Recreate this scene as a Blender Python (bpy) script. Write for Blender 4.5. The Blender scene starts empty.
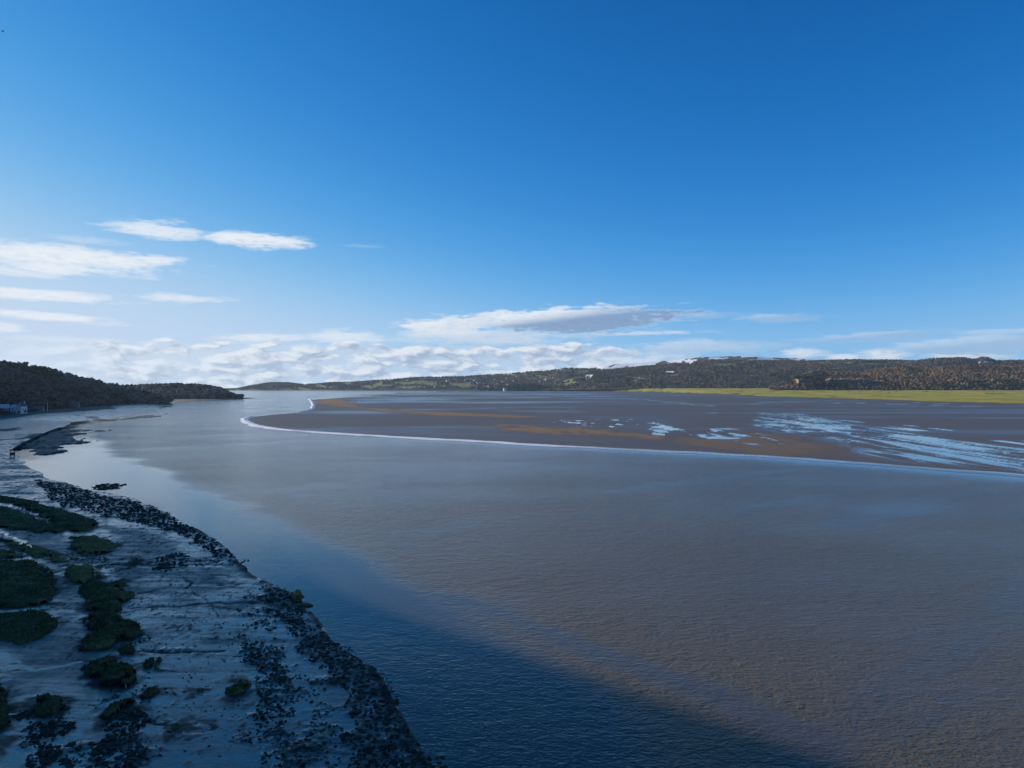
import bpy, math, random
import numpy as np
from mathutils import Vector, noise as mnoise
random.seed(7); rng = np.random.default_rng(7)
S = bpy.context.scene
COL = S.collection
R = math.radians

# ------------------------------------------------------------------ camera
CAMH, F, HOR = 30.0, 710.0, 385.5
cd = bpy.data.cameras.new('camera'); cam = bpy.data.objects.new('camera', cd); COL.objects.link(cam)
cam.location = (0, 0, CAMH)
cd.sensor_width = 36; cd.lens = F/1024*36
cam.rotation_euler = (R(90)+math.atan((HOR-384)/F), 0, 0)
cd.clip_start = 0.5; cd.clip_end = 40000
S.camera = cam

# ------------------------------------------------------------------ sun, sky, exposure
SUN_EL, SUN_AZ = 15.0, -70.0           # azimuth clockwise from +Y (view direction): low sun on the left
SKY_STR, EXPO = 0.10, 0.7
sd = bpy.data.lights.new('sun', 'SUN'); sd.energy = 4.6; sd.angle = R(0.53); sd.color = (1.0, 0.86, 0.70)
so = bpy.data.objects.new('sun', sd); COL.objects.link(so)
sdir = Vector((math.sin(R(SUN_AZ))*math.cos(R(SUN_EL)), math.cos(R(SUN_AZ))*math.cos(R(SUN_EL)), math.sin(R(SUN_EL))))
so.rotation_euler = sdir.to_track_quat('Z', 'Y').to_euler(); so.location = (-300, -60, 300)
S.view_settings.view_transform = 'Standard'; S.view_settings.look = 'None'
S.view_settings.exposure = EXPO; S.view_settings.gamma = 1.0; S.view_settings.use_curve_mapping = False
S.cycles.max_bounces = 5; S.cycles.volume_bounces = 0; S.cycles.transparent_max_bounces = 4

class NT:
    """small helper round a node tree"""
    def __init__(s, tree): s.t = tree; s.n = tree.nodes; s.l = tree.links
    def node(s, typ, **kw):
        n = s.n.new(typ)
        for k, v in kw.items(): setattr(n, k, v)
        return n
    def put(s, sock, v):
        if isinstance(v, bpy.types.NodeSocket): s.l.new(v, sock)
        elif v is not None: sock.default_value = v
    def m(s, op, a, b=None, c=None, clamp=False):
        n = s.node('ShaderNodeMath', operation=op, use_clamp=clamp)
        s.put(n.inputs[0], a); s.put(n.inputs[1], b)
        if c is not None: s.put(n.inputs[2], c)
        return n.outputs[0]
    def sm(s, v, a, b, lo=0.0, hi=1.0):
        n = s.node('ShaderNodeMapRange', interpolation_type='SMOOTHSTEP')
        for i, x in enumerate((v, a, b, lo, hi)): s.put(n.inputs[i], x)
        return n.outputs[0]
    def mix(s, f, a, b):
        n = s.node('ShaderNodeMix', data_type='RGBA')
        s.put(n.inputs[0], f); s.put(n.inputs[6], a); s.put(n.inputs[7], b)
        return n.outputs[2]
    def noise(s, vec, scale, detail=4, rough=0.55, dist=0.0):
        n = s.node('ShaderNodeTexNoise'); s.put(n.inputs['Vector'], vec)
        n.inputs['Scale'].default_value = scale; n.inputs['Detail'].default_value = detail
        n.inputs['Roughness'].default_value = rough; n.inputs['Distortion'].default_value = dist
        return n.outputs[0]
    def comb(s, x, y, z=0.0):
        n = s.node('ShaderNodeCombineXYZ'); s.put(n.inputs[0], x); s.put(n.inputs[1], y); s.put(n.inputs[2], z)
        return n.outputs[0]
    def sep(s, v):
        n = s.node('ShaderNodeSeparateXYZ'); s.put(n.inputs[0], v); return n.outputs
    def attr(s, name):
        n = s.node('ShaderNodeAttribute', attribute_name=name); return n.outputs['Fac']
    def scalev(s, v, x, y, z):
        n = s.node('ShaderNodeVectorMath', operation='MULTIPLY'); s.put(n.inputs[0], v); n.inputs[1].default_value = (x, y, z)
        return n.outputs[0]

def c4(r, g, b): return (r, g, b, 1.0)

W = bpy.data.worlds.new('World'); S.world = W; W.use_nodes = True
w = NT(W.node_tree); w.n.clear()
sky = w.node('ShaderNodeTexSky'); sky.sky_type = 'NISHITA'; sky.sun_disc = False
sky.sun_elevation = R(SUN_EL); sky.sun_rotation = R(SUN_AZ); sky.altitude = 0
sky.air_density = 1.0; sky.dust_density = 0.2; sky.ozone_density = 3.0
SKYG = 1.0/(SKY_STR*2**EXPO)
def grade(sock):
    """the camera's deep polarised blue: a power curve per channel"""
    n = w.node('ShaderNodeSeparateColor'); w.l.new(sock, n.inputs[0]); o = w.node('ShaderNodeCombineColor')
    def cap(v, c): return w.m('POWER', w.m('ADD', w.m('POWER', v, -5.0), c**-5.0), -1/5.0)      # soft ceiling
    g = cap(w.m('MULTIPLY', w.m('POWER', w.m('MULTIPLY', n.outputs[1], .1), 1.34), 1.63), .70)
    r = w.m('MULTIPLY', w.m('POWER', g, 2.8), 1.6)
    bl_ = w.m('MULTIPLY', w.m('SUBTRACT', 1.0, w.m('EXPONENT', w.m('DIVIDE', g, -.19))), .89)
    for i, v in enumerate((r, g, bl_)): w.l.new(w.m('MULTIPLY', v, SKYG), o.inputs[i])
    return o.outputs[0]
skybase = grade(sky.outputs[0])
gen = w.node('ShaderNodeTexCoord').outputs['Generated']
gx, gy, gz = w.sep(gen)
AZ = w.m('MULTIPLY', w.m('ARCTAN2', gx, gy), 57.29578)
EL = w.m('MULTIPLY', w.m('ARCSINE', gz), 57.29578)
def sky_angle(u, v):
    az = math.atan((u-512)/F); return math.degrees(az), math.degrees(math.atan((HOR-v)/F*math.cos(az)))
SKYGAIN = 1.0
# streaky noises in sky angles
n_str = w.noise(w.comb(w.m('MULTIPLY', AZ, .22), w.m('MULTIPLY', EL, 1.5)), 1.0, 6, .6)
n_fin = w.noise(w.comb(w.m('MULTIPLY', AZ, .9), w.m('MULTIPLY', EL, 3.2), 3.1), 1.0, 6, .62)
n_cum = w.noise(w.comb(w.m('MULTIPLY', AZ, .5), w.m('MULTIPLY', EL, 1.3), 7.7), 1.0, 9, .52, .3)
n_big = w.noise(w.comb(w.m('MULTIPLY', AZ, .09), w.m('MULTIPLY', EL, .5), 1.7), 1.0, 4, .5)
wob = w.m('ADD', w.m('MULTIPLY', w.m('SUBTRACT', n_str, .5), 1.5), w.m('MULTIPLY', w.m('SUBTRACT', n_fin, .5), 1.1))
DENS = None; GREY = None
def cloud(u, v, hw, hh, dens=1.0, grey=0.0, tilt=0.0, soft=.66, wamp=1.1, flat=0.0):
    """one cloud: a wobbled ellipse of sky angle, tilt = degrees of elevation per degree of azimuth"""
    global DENS, GREY
    a, e = sky_angle(u, v); A = hw/F*57.3*math.cos(R(a)); B = hh/F*57.3
    dx = w.m('DIVIDE', w.m('SUBTRACT', AZ, a), A)
    dy0 = w.m('SUBTRACT', w.m('SUBTRACT', EL, e), w.m('MULTIPLY', w.m('SUBTRACT', AZ, a), tilt))
    dy = w.m('DIVIDE', dy0, B)
    r = w.m('ADD', w.m('MULTIPLY', dx, dx), w.m('MULTIPLY', dy, dy))
    r = w.m('ADD', w.m('SQRT', r), w.m('MULTIPLY', wob, wamp))
    d = w.m('MULTIPLY', w.m('MULTIPLY', w.sm(r, 1.0, 1.0-soft), w.sm(n_fin, .28, .56, .62, 1.0)), dens)
    if DENS is None: DENS = d
    else: DENS = w.m('MAXIMUM', DENS, d)
    if grey:
        g = w.m('MULTIPLY', w.sm(r, 1.0, .62), grey)
        g = w.m('MULTIPLY', g, w.sm(w.m('ADD', w.m('MULTIPLY', dy, -.9), w.m('MULTIPLY', dx, .8)), -.75, .15))
        GREY = g if GREY is None else w.m('MAXIMUM', GREY, g)
CL = [(60,257,135,15,1,0,-.01), (150,260,45,6,.9,0,0), (55,267,60,9,.95,0,0), (158,230,60,10,.85,0,-.02), (252,240,62,10,1,0,0), (8,271,45,5,.7,0,-.05),
      (40,295,95,6,.95,0,-.02), (175,298,55,5,.75,0,0), (55,317,80,5,.95,0,-.04), (0,327,26,5,.8,0,0), (70,340,60,4,.4,0,0),
      (575,320,125,15,1,1.0,.02,.42), (450,327,62,14,1,.15,.03,.5), (560,321,100,11,1,1.0,.02,.3), (490,336,120,12,.75,.25,0), (260,338,50,6,.8,0,0), (345,337,50,9,.8,0,0),
      (775,318,55,5,.45,.6,-.01), (705,316,45,4,.4,.6,0), (640,333,90,3,.55,0,0), (870,337,85,6,.42,.7,.01), (985,344,110,9,.5,.7,0),
      (885,355,30,7,.9,.1,0), (800,353,26,6,.85,.1,0), (845,358,22,4,.8,0,0), (700,347,90,8,.6,.4,0), (960,357,45,6,.8,.2,0), (1040,330,110,3,.35,.2,.0),
      (360,246,26,2.5,.14,0,0), (85,241,45,4,.3,0,0)]
for c in CL: cloud(*c)
n_off = w.noise(w.comb(w.m('MULTIPLY', w.m('ADD', AZ, -.5), .5), w.m('MULTIPLY', w.m('ADD', EL, .3), 1.3), 7.7), 1.0, 9, .52, .3)
lit = w.m('ADD', .5, w.m('MULTIPLY', w.m('SUBTRACT', n_cum, n_off), 2.3), clamp=True)      # puffs are bright on the sun's side, grey below
# the long bank of low cloud on the horizon
top = w.m('ADD', 3.3, w.m('MULTIPLY', w.m('SUBTRACT', n_big, .5), 1.6))
fall = w.sm(AZ, 2.0, 30.0, 1.0, .42)
top = w.m('MULTIPLY', top, fall)
bank = w.sm(w.m('SUBTRACT', EL, w.m('ADD', top, w.m('MULTIPLY', w.m('SUBTRACT', n_cum, .5), 3.2))), .16, -.30)
hole = w.sm(n_cum, .36, .50)
bank = w.m('MULTIPLY', bank, w.m('ADD', .42, w.m('MULTIPLY', hole, .55)))
bank = w.m('MULTIPLY', bank, w.m('MULTIPLY', w.sm(AZ, 4.0, 20.0, 1.0, .16), w.sm(AZ, -35.0, -29.0, .45, 1.0)))
DENS = w.m('MAXIMUM', DENS, bank)
bgrey = w.m('MULTIPLY', bank, w.m('MULTIPLY', w.sm(lit, .85, .22), w.sm(AZ, -36, -5, .6, .85)))
GREY = w.m('MAXIMUM', GREY, bgrey)
CLOUD_W, CLOUD_G = c4(.84*SKYG, .88*SKYG, .93*SKYG), c4(.24*SKYG, .345*SKYG, .53*SKYG)
ccol = w.mix(GREY, CLOUD_W, CLOUD_G)
skyc = w.mix(w.m('MULTIPLY', DENS, .96), skybase, ccol)
bg = w.node('ShaderNodeBackground'); w.l.new(skyc, bg.inputs[0]); bg.inputs[1].default_value = SKY_STR
wo = w.node('ShaderNodeOutputWorld'); w.l.new(bg.outputs[0], wo.inputs[0])

# ------------------------------------------------------------------ helpers
def P(u, v, z=0.0):
    """the point of the land at height z that lies at this place in the photograph"""
    D = F*(CAMH-z)/(v-HOR); return ((u-512)/F*D, D)
def PL(pts, z=0.0): return np.array([P(u, v, z) for u, v in pts])
def UZ(u, v, D): return ((u-512)/F*D, D, CAMH+(HOR-v)/F*D)

def mk(name, V, Fc, mat=None, parent=None, attrs=None, smooth=True, mats=None, midx=None):
    V = np.asarray(V, dtype=np.float32); Fc = np.asarray(Fc, dtype=np.int32)
    me = bpy.data.meshes.new(name); nf, k = Fc.shape
    me.vertices.add(len(V)); me.vertices.foreach_set('co', V.ravel())
    me.loops.add(nf*k); me.loops.foreach_set('vertex_index', Fc.ravel())
    me.polygons.add(nf); me.polygons.foreach_set('loop_start', np.arange(0, nf*k, k, dtype=np.int32))
    me.polygons.foreach_set('loop_total', np.full(nf, k, dtype=np.int32))
    me.polygons.foreach_set('use_smooth', np.full(nf, smooth, dtype=bool))
    if attrs:
        for a, val in attrs.items():
            at = me.attributes.new(a, 'FLOAT', 'POINT'); at.data.foreach_set('value', np.asarray(val, dtype=np.float32))
    if mats:
        for mm in mats: me.materials.append(mm)
        me.polygons.foreach_set('material_index', np.asarray(midx, dtype=np.int32))
    elif mat: me.materials.append(mat)
    me.update(calc_edges=True); me.validate()
    o = bpy.data.objects.new(name, me); COL.objects.link(o)
    if parent: o.parent = parent
    return o
def empty(name, loc=(0,0,0), rz=0.0):
    o = bpy.data.objects.new(name, None); COL.objects.link(o); o.location = loc; o.rotation_euler = (0,0,rz); o.empty_display_size = .3
    return o
def tag(o, label=None, cat=None, group=None, kind=None):
    if label: o['label'] = label
    if cat: o['category'] = cat
    if group: o['group'] = group
    if kind: o['kind'] = kind
    return o
def grid_faces(nr, nc):
    i = np.arange(nr-1)[:,None]*nc + np.arange(nc-1)[None,:]
    return np.stack([i, i+1, i+nc+1, i+nc], -1).reshape(-1,4)
def smooth(x, a, b):
    t = np.clip((x-a)/(b-a), 0, 1); return t*t*(3-2*t)
def seg_dist(X, Y, pl):
    """distance to a polyline, vectorised"""
    d = np.full(X.shape, 1e9)
    for (x0,y0),(x1,y1) in zip(pl[:-1], pl[1:]):
        dx, dy = x1-x0, y1-y0; L = dx*dx+dy*dy+1e-12
        t = np.clip(((X-x0)*dx+(Y-y0)*dy)/L, 0, 1)
        d = np.minimum(d, np.hypot(X-x0-t*dx, Y-y0-t*dy))
    return d
def inside(X, Y, pg):
    c = np.zeros(X.shape, bool); n = len(pg)
    for i in range(n):
        x0,y0 = pg[i]; x1,y1 = pg[(i+1)%n]
        if y0 == y1: continue
        hit = ((y0 > Y) != (y1 > Y)) & (X < (x1-x0)*(Y-y0)/(y1-y0)+x0)
        c ^= hit
    return c
def sdist(X, Y, pg):
    """signed distance to a polygon, positive inside"""
    d = seg_dist(X, Y, np.vstack([pg, pg[:1]])); return np.where(inside(X, Y, pg), d, -d)
_perm = np.random.default_rng(3).random((256,256))
def vn(X, Y, s):
    """value noise 0..1 with feature size s metres"""
    x = X/s; y = Y/s; xi = np.floor(x).astype(int); yi = np.floor(y).astype(int); fx = x-xi; fy = y-yi
    fx = fx*fx*(3-2*fx); fy = fy*fy*(3-2*fy)
    g = lambda a, b: _perm[a & 255, b & 255]
    return (g(xi,yi)*(1-fx)+g(xi+1,yi)*fx)*(1-fy) + (g(xi,yi+1)*(1-fx)+g(xi+1,yi+1)*fx)*fy
def fbm(X, Y, s, o=4, g=.5):
    t = 0; a = 1; n = 0
    for k in range(o):
        t = t + a*vn(X+17.3*k, Y-9.1*k, s/2**k); n += a; a *= g
    return t/n

# ------------------------------------------------------------------ materials
def material(name, base, rough=.8, spec=.5):
    m = bpy.data.materials.new(name); m.use_nodes = True; t = NT(m.node_tree)
    b = t.n['Principled BSDF']; b.inputs['Roughness'].default_value = rough; b.inputs['Specular IOR Level'].default_value = spec
    b.inputs['Base Color'].default_value = c4(*base)
    return m, t, b
def pos(t): return t.node('ShaderNodeNewGeometry').outputs['Position']
def vary(name, c0, c1, scale, rough=.85, spec=.3, bump=0.0, bscale=None):
    m, t, b = material(name, c0, rough, spec); p = t.node('ShaderNodeTexCoord').outputs['Object']
    n = t.noise(p, scale, 5); t.put(b.inputs['Base Color'], t.mix(t.sm(n, .3, .7), c4(*c0), c4(*c1)))
    if bump:
        bn = t.node('ShaderNodeBump'); bn.inputs['Strength'].default_value = bump
        t.put(bn.inputs['Height'], t.noise(p, bscale or scale*3, 4)); bn.inputs['Distance'].default_value = .1
        t.l.new(bn.outputs[0], b.inputs['Normal'])
    return m

# river water: silty, rippled, calm near the left bank
m_water, t, b = material('river_water', (.13,.10,.08), .13, .42)
b.inputs['IOR'].default_value = 1.33
calm = t.attr('calm'); p = pos(t)
n1 = t.noise(t.scalev(p, .8, 1.1, 1), 2.8, 3, .6, .3); n2 = t.noise(t.scalev(p, .7, 1.2, 1), 1.15, 4, .55, .2); n3 = t.noise(t.scalev(p, .5, 1.2, 1), .018, 6, .65)
n4 = t.noise(t.scalev(p, .8, 1.1, 1), .36, 4, .7, .3)
hgt = t.m('ADD', t.m('ADD', t.m('MULTIPLY', n1, .17), t.m('MULTIPLY', n2, .22)), t.m('MULTIPLY', n4, .34))
bn = t.node('ShaderNodeBump'); bn.inputs['Distance'].default_value = 1.0
st = t.m('MULTIPLY', t.m('SUBTRACT', 1.0, t.m('MULTIPLY', calm, .94)), t.sm(n3, .3, .7, .42, .9))
t.put(bn.inputs['Strength'], st); t.put(bn.inputs['Height'], hgt); t.l.new(bn.outputs[0], b.inputs['Normal'])
silt = t.mix(t.sm(t.noise(t.scalev(p, .5, 1.6, 1), .006, 5), .35, .7), c4(.084,.067,.040), c4(.110,.087,.053))
t.put(b.inputs['Roughness'], t.m('SUBTRACT', .13, t.m('MULTIPLY', calm, .09)))
t.put(b.inputs['Specular IOR Level'], t.m('ADD', .42, t.m('MULTIPLY', calm, .26)))
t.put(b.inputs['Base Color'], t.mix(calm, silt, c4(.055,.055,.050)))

# the ground sheet: river bed, sand flats, foreshore mud, salt marsh
m_ground, t, b = material('estuary_ground', (.1,.085,.07), .4, .5)
p = pos(t)
dry, film, grass, dark, mud, shelf = (t.attr(a) for a in ('dry','film','grass','dark','mud','shelf'))
nf = t.noise(p, .9, 6, .6); nl = t.noise(t.scalev(p, .25, 1.0, 1), .05, 6, .6); nl2 = t.noise(t.scalev(p, .35, 1.3, 1), .012, 5, .6)
wet = t.mix(nl, c4(.075,.058,.040), c4(.145,.112,.076))
sand = t.mix(nl2, c4(.17,.118,.068), c4(.25,.175,.105))
nst = t.m('ADD', t.m('MULTIPLY', t.noise(t.scalev(p, .14, 1.0, 1), .75, 7, .70), .6), t.m('MULTIPLY', t.noise(p, 1.4, 6, .7), .4)); mudc = t.mix(t.sm(nst, .38, .62), c4(.075,.058,.042), c4(.27,.205,.140)); mudc = t.mix(shelf, mudc, t.mix(nf, c4(.10,.075,.050), c4(.17,.13,.09)))
ng = t.noise(t.scalev(p, 1.0, .35, 1), .022, 7, .68); ng2 = t.noise(t.scalev(p, .25, .5, 1), .02, 6, .65)
gr = t.mix(t.sm(ng, .3, .7), c4(.19,.21,.018), c4(.44,.38,.055)); gr = t.mix(t.sm(ng2, .54, .66), gr, c4(.20,.145,.06))
col = t.mix(dry, wet, sand); col = t.mix(mud, col, mudc); col = t.mix(dark, col, t.mix(nf, c4(.012,.011,.008), c4(.05,.04,.025)))
col = t.mix(grass, col, gr); t.put(b.inputs['Base Color'], col)
rgh = t.m('ADD', .50, t.m('MULTIPLY', dry, .4)); 
rgh = t.m('ADD', rgh, t.m('MULTIPLY', t.m('SUBTRACT', nl, .5), .25))
mrg0 = t.sm(t.noise(t.scalev(p, .5, 1.0, 1), .45, 6, .68), .35, .74, .07, .30); mrg = t.m('ADD', mrg0, t.sm(nst, .56, .42, 0.0, .22))
n = t.node('ShaderNodeMix'); t.put(n.inputs[0], mud); t.put(n.inputs[2], rgh); t.put(n.inputs[3], t.m('ADD', mrg, t.m('MULTIPLY', shelf, .28))); rgh = n.outputs[0]
rgh = t.m('ADD', rgh, t.m('MULTIPLY', dark, .4)); rgh = t.m('MULTIPLY', rgh, t.m('SUBTRACT', 1.0, t.m('MULTIPLY', film, .9)))
rgh = t.m('ADD', rgh, grass, clamp=True)
rgh = t.m('MAXIMUM', rgh, .04); t.put(b.inputs['Roughness'], rgh); t.put(b.inputs['Specular IOR Level'], t.m('ADD', t.m('MULTIPLY', t.m('MULTIPLY', t.m('MAXIMUM', mud, film), t.m('SUBTRACT', 1.0, dark)), t.m('ADD', .36, t.m('MULTIPLY', mud, .22))), t.m('SUBTRACT', .17, t.m('MULTIPLY', dark, .12))))
bn = t.node('ShaderNodeBump'); bn.inputs['Distance'].default_value = .12
bh = t.m('ADD', t.noise(t.scalev(p, .6, 1.3, 1), 2.2, 6, .65), t.m('MULTIPLY', t.noise(p, .35, 3), .25))
t.put(bn.inputs['Height'], bh); t.put(bn.inputs['Strength'], t.m('MULTIPLY', t.m('SUBTRACT', 1.0, t.m('MULTIPLY', film, .95)), t.m('SUBTRACT', .42, t.m('MULTIPLY', t.m('MULTIPLY', mud, t.m('SUBTRACT', 1.0, dark)), .22))))
t.l.new(bn.outputs[0], b.inputs['Normal'])

m_foam_sheen, t, b = material('foam_sheen', (.8,.8,.8), .6, .4); p = pos(t)
fo = t.attr('foam_sheen'); nn = t.noise(p, .55, 6, .7)
f2 = t.m('MULTIPLY', t.sm(t.m('ADD', nn, t.m('MULTIPLY', t.m('SUBTRACT', fo, .5), .9)), .15, .85), fo, clamp=True)
t.put(b.inputs['Base Color'], t.mix(f2, c4(.12,.10,.085), c4(.74,.76,.78))); t.put(b.inputs['Roughness'], t.sm(f2, 0, 1, .08, .6))

def tree_mat(name, cols):
    m, t, b = material(name, cols[0], .95, .1); f = t.attr('tone')
    r = t.node('ShaderNodeValToRGB'); r.color_ramp.elements[0].color = c4(*cols[0]); r.color_ramp.elements[-1].color = c4(*cols[-1])
    for i, c in enumerate(cols[1:-1]): e = r.color_ramp.elements.new((i+1)/(len(cols)-1)); e.color = c4(*c)
    t.l.new(f, r.inputs[0]); t.l.new(r.outputs[0], b.inputs['Base Color']); return m
m_twig = tree_mat('bare_twigs', [(.07,.06,.055), (.13,.108,.095), (.21,.165,.14), (.09,.085,.068), (.03,.042,.025)])
m_warm = tree_mat('brown_winter_wood', [(.10,.072,.042), (.18,.125,.072), (.24,.165,.095), (.14,.11,.05), (.05,.055,.026)])
m_farwood = tree_mat('far_wood', [(.06,.058,.036), (.11,.088,.058), (.16,.12,.08), (.085,.085,.045), (.03,.036,.022)])
m_green = tree_mat('dark_evergreen', [(.025,.035,.02), (.04,.05,.028), (.06,.05,.04)])
m_bark = vary('bark', (.06,.045,.035), (.11,.09,.07), 2.0)
def hill_mat(name, a, c, s=.02):
    m, t, b = material(name, a, .95, .15); p = pos(t); n = t.noise(p, s, 6, .62)
    col = t.mix(t.sm(n, .35, .65), c4(*a), c4(*c))
    f = t.attr('field'); col = t.mix(t.sm(t.m('ADD', f, t.m('MULTIPLY', t.m('SUBTRACT', n, .5), .5)), .45, .6), col, t.mix(n, c4(.12,.15,.05), c4(.19,.19,.08)))
    s_ = t.attr('snow'); col = t.mix(t.sm(t.m('ADD', s_, t.m('MULTIPLY', t.m('SUBTRACT', n, .5), .7)), .42, .62), col, c4(.78,.79,.82))
    t.put(b.inputs['Base Color'], col); return m
m_hill = hill_mat('hill_slope', (.05,.048,.032), (.085,.07,.045))
m_warmhill = hill_mat('brown_hill_slope', (.08,.06,.036), (.13,.095,.055))
m_lefthill = hill_mat('left_hill_slope', (.05,.045,.03), (.075,.07,.04), .05)
m_cliff = vary('limestone', (.27,.22,.15), (.13,.10,.065), .12, bump=.6, bscale=.15)
m_rock = vary('weedy_rock', (.010,.009,.007), (.085,.070,.048), .8, .8, .14, .5, 5)
m_ochre = vary('ochre_rock', (.30,.18,.06), (.10,.07,.04), 1.3, .8, .3, .5, 5)
m_turf, t, b = material('turf', (.035,.045,.015), .95, .15); p = pos(t)
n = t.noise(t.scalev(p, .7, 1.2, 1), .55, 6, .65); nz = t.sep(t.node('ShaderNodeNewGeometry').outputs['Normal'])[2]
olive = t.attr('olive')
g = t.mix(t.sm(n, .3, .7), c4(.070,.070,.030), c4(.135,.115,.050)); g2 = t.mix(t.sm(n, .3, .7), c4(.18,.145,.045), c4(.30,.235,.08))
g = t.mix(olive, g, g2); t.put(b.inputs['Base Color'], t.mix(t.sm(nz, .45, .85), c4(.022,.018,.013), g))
bn = t.node('ShaderNodeBump'); bn.inputs['Distance'].default_value = .25; bn.inputs['Strength'].default_value = .8
t.put(bn.inputs['Height'], t.noise(p, 2.5, 5, .7)); t.l.new(bn.outputs[0], b.inputs['Normal'])
m_blade = tree_mat('grass_blades', [(.07,.07,.028), (.135,.115,.042), (.26,.205,.07)])
m_white = vary('white_render', (.78,.77,.74), (.70,.69,.66), .5)
m_cream = vary('town_render', (.44,.42,.39), (.28,.26,.24), .02)
m_stone = vary('grey_stone', (.20,.19,.175), (.28,.26,.24), .8, bump=.4)
m_slate = vary('pale_slate', (.56,.57,.58), (.46,.47,.49), .7, .45, .5)
m_greyroof = vary('grey_roof', (.20,.18,.155), (.14,.125,.11), .7, .8, .2)
m_dslate = vary('dark_slate', (.07,.07,.08), (.10,.10,.11), .7, .5, .5)
m_glass, _, _ = material('window_glass', (.02,.022,.025), .05, .6)
m_wood = vary('weathered_wood', (.08,.065,.05), (.14,.12,.10), 2.0)
m_paint = vary('white_paint', (.8,.8,.8), (.72,.72,.72), 2.0, .5)
m_bird = vary('bird_plumage', (.06,.06,.065), (.10,.10,.11), 8)

# ------------------------------------------------------------------ outlines of the estuary (traced once, kept as land coordinates)
SHORE = PL([(560,1000),(480,840),(455,795),(437,768),(425,745),(400,703),(378,668),(338,641),(311,612),(299,600),(290,592),(262,578),(236,555),(215,536),(185,520),(160,508),(130,497),(108,492),
            (85,489),(79,484.5),(52,479),(40,471.5),(27,464.7),(17,455),(16,450),(35,438),(60,428),(75,421.5),(100,420),(125,416),(140,412),(150,410),(166,407),(174,405.6),(160,403.8)])
FS = np.vstack([SHORE, [(-620,1330),(-1500,1330),(-1500,-400),(40,-400),(22,20)]])
BORE = PL([(309,399),(312,402),(313,406),(311.5,408.8),(304,411.5),(288,413),(269,414.6),(253,416.4),(244,419),(247,423),(256,426),(269,428.2),(302,431.4),(335,433.5),(384,436.5),(439,439.5),(480,441.5),(535,445),(617,449),(699,453),(760,456.2),(826,461),(908,467),(963,471),(1024,475.5),(1130,484),(1300,499),(1700,540)])
MARSH_U = np.array([585,640,699,744,799,881,935,1024,1200,1500.]); MARSH_V = np.array([390.6,391.6,393.2,395.2,396.8,399,401,402.6,404,406])
def marsh_front(U): return F*29/(np.interp(U, MARSH_U, MARSH_V)-HOR)
FLATS = np.vstack([BORE, [(3000,300),(4500,1500),(4500,4200),P(560,391.2),P(470,391.4),P(420,392.5),P(360,394),P(330,396)]])
BARS = [PL([(312,400),(322,399),(345,399.5),(367,408-.5),(411,410.5),(477,413.8),(520,415.5),(560,417.5),(520,418),(466,416.2),(425,415),(384,411.8),(343,406.8),(318,405)]),
        PL([(480,424),(537,425.5),(589,428.5),(644,434),(676,438.5),(690,443),(644,440.5),(589,437),(520,432.5)]),
        PL([(660,440),(720,437),(757,433),(800,436),(838,446),(858,456.5),(800,456),(744,452.5),(690,448)])]
POOL = PL([(750,424),(757,416),(775,413.5),(800,413.8),(840,421),(900,431),(960,441),(1024,447),(1200,466),(1200,482),(1024,472.5),(960,467.5),(900,462.5),(866,457),(845,451),(836,444),(800,436),(765,431)])
POOL2 = PL([(560,420),(640,419),(700,424),(750,430),(800,444),(760,446),(700,443),(660,437),(600,428),(545,424)])
STREAK = [PL([(568,395.6),(620,398),(670,402),(706,405.8)]), PL([(760,402.5),(830,400.5),(920,403),(1030,405.5)]), PL([(745,404),(850,403),(1000,407)]),
          PL([(760,413),(850,421),(940,433),(1030,441)]), PL([(880,427),(960,436),(1040,446)]), PL([(895,424),(980,434),(1040,440)]), PL([(710,413),(755,413.5),(800,417)])]
CALM = np.vstack([[(60,5), (-700,5), (-700,1200), (-520,1050)], PL([(175,406.5),(150,413),(110,425),(95,440),(120,452),(150,468),(195,484),(245,502),(300,523),(352,545),(410,575),(470,606),(560,660),(660,710),(700,850),(800,1000)])])

DITCH = [([(30,483.5),(90,484)],.35), ([(0,476),(46,476)],.5), ([(0,466),(30,467)],.5), ([(4,493),(20,493.5),(52,491.5),(80,492)],.35),
         ([(128,607),(150,606.5),(185,604),(225,601),(262,599)],.42), ([(140,651),(170,651),(200,649),(225,647.5)],.35), ([(160,567),(200,563),(238,563.5)],.5),
         ([(190,560),(215,558.5),(250,558)],.4), ([(135,592),(165,589),(190,586),(192,582),(184,576)],.12), ([(213,585),(240,583)],.12), ([(195,589),(200,594),(213,607),(216,616)],.08),
         ([(145,725),(172,724),(200,722)],.10), ([(0,458),(14,458)],.4), ([(0,471),(36,472)],.4)]
POOLS = [([(0,532.5),(15,538.5),(28,546),(38,550.5),(48,556.5)],.55), ([(0,559.2),(30,559),(48,558)],.45), ([(0,613.5),(20,610.5),(38,608)],.38), ([(50,610),(66,609.5),(76,611)],.36),
         ([(20,667),(36,670),(60,665),(82,661)],.22), ([(24,554),(31,554.5)],.6), ([(61,573),(67,571.5)],.5), ([(0,654),(18,664)],.3), ([(3,680),(12,678)],.25), ([(5,699),(36,696)],.18),
         ([(0,503.5),(16,506.5),(32,512)],.25), ([(46,517),(60,524)],.2), ([(118,690),(140,676)],.5), ([(2,716),(32,716)],.15)]

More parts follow.
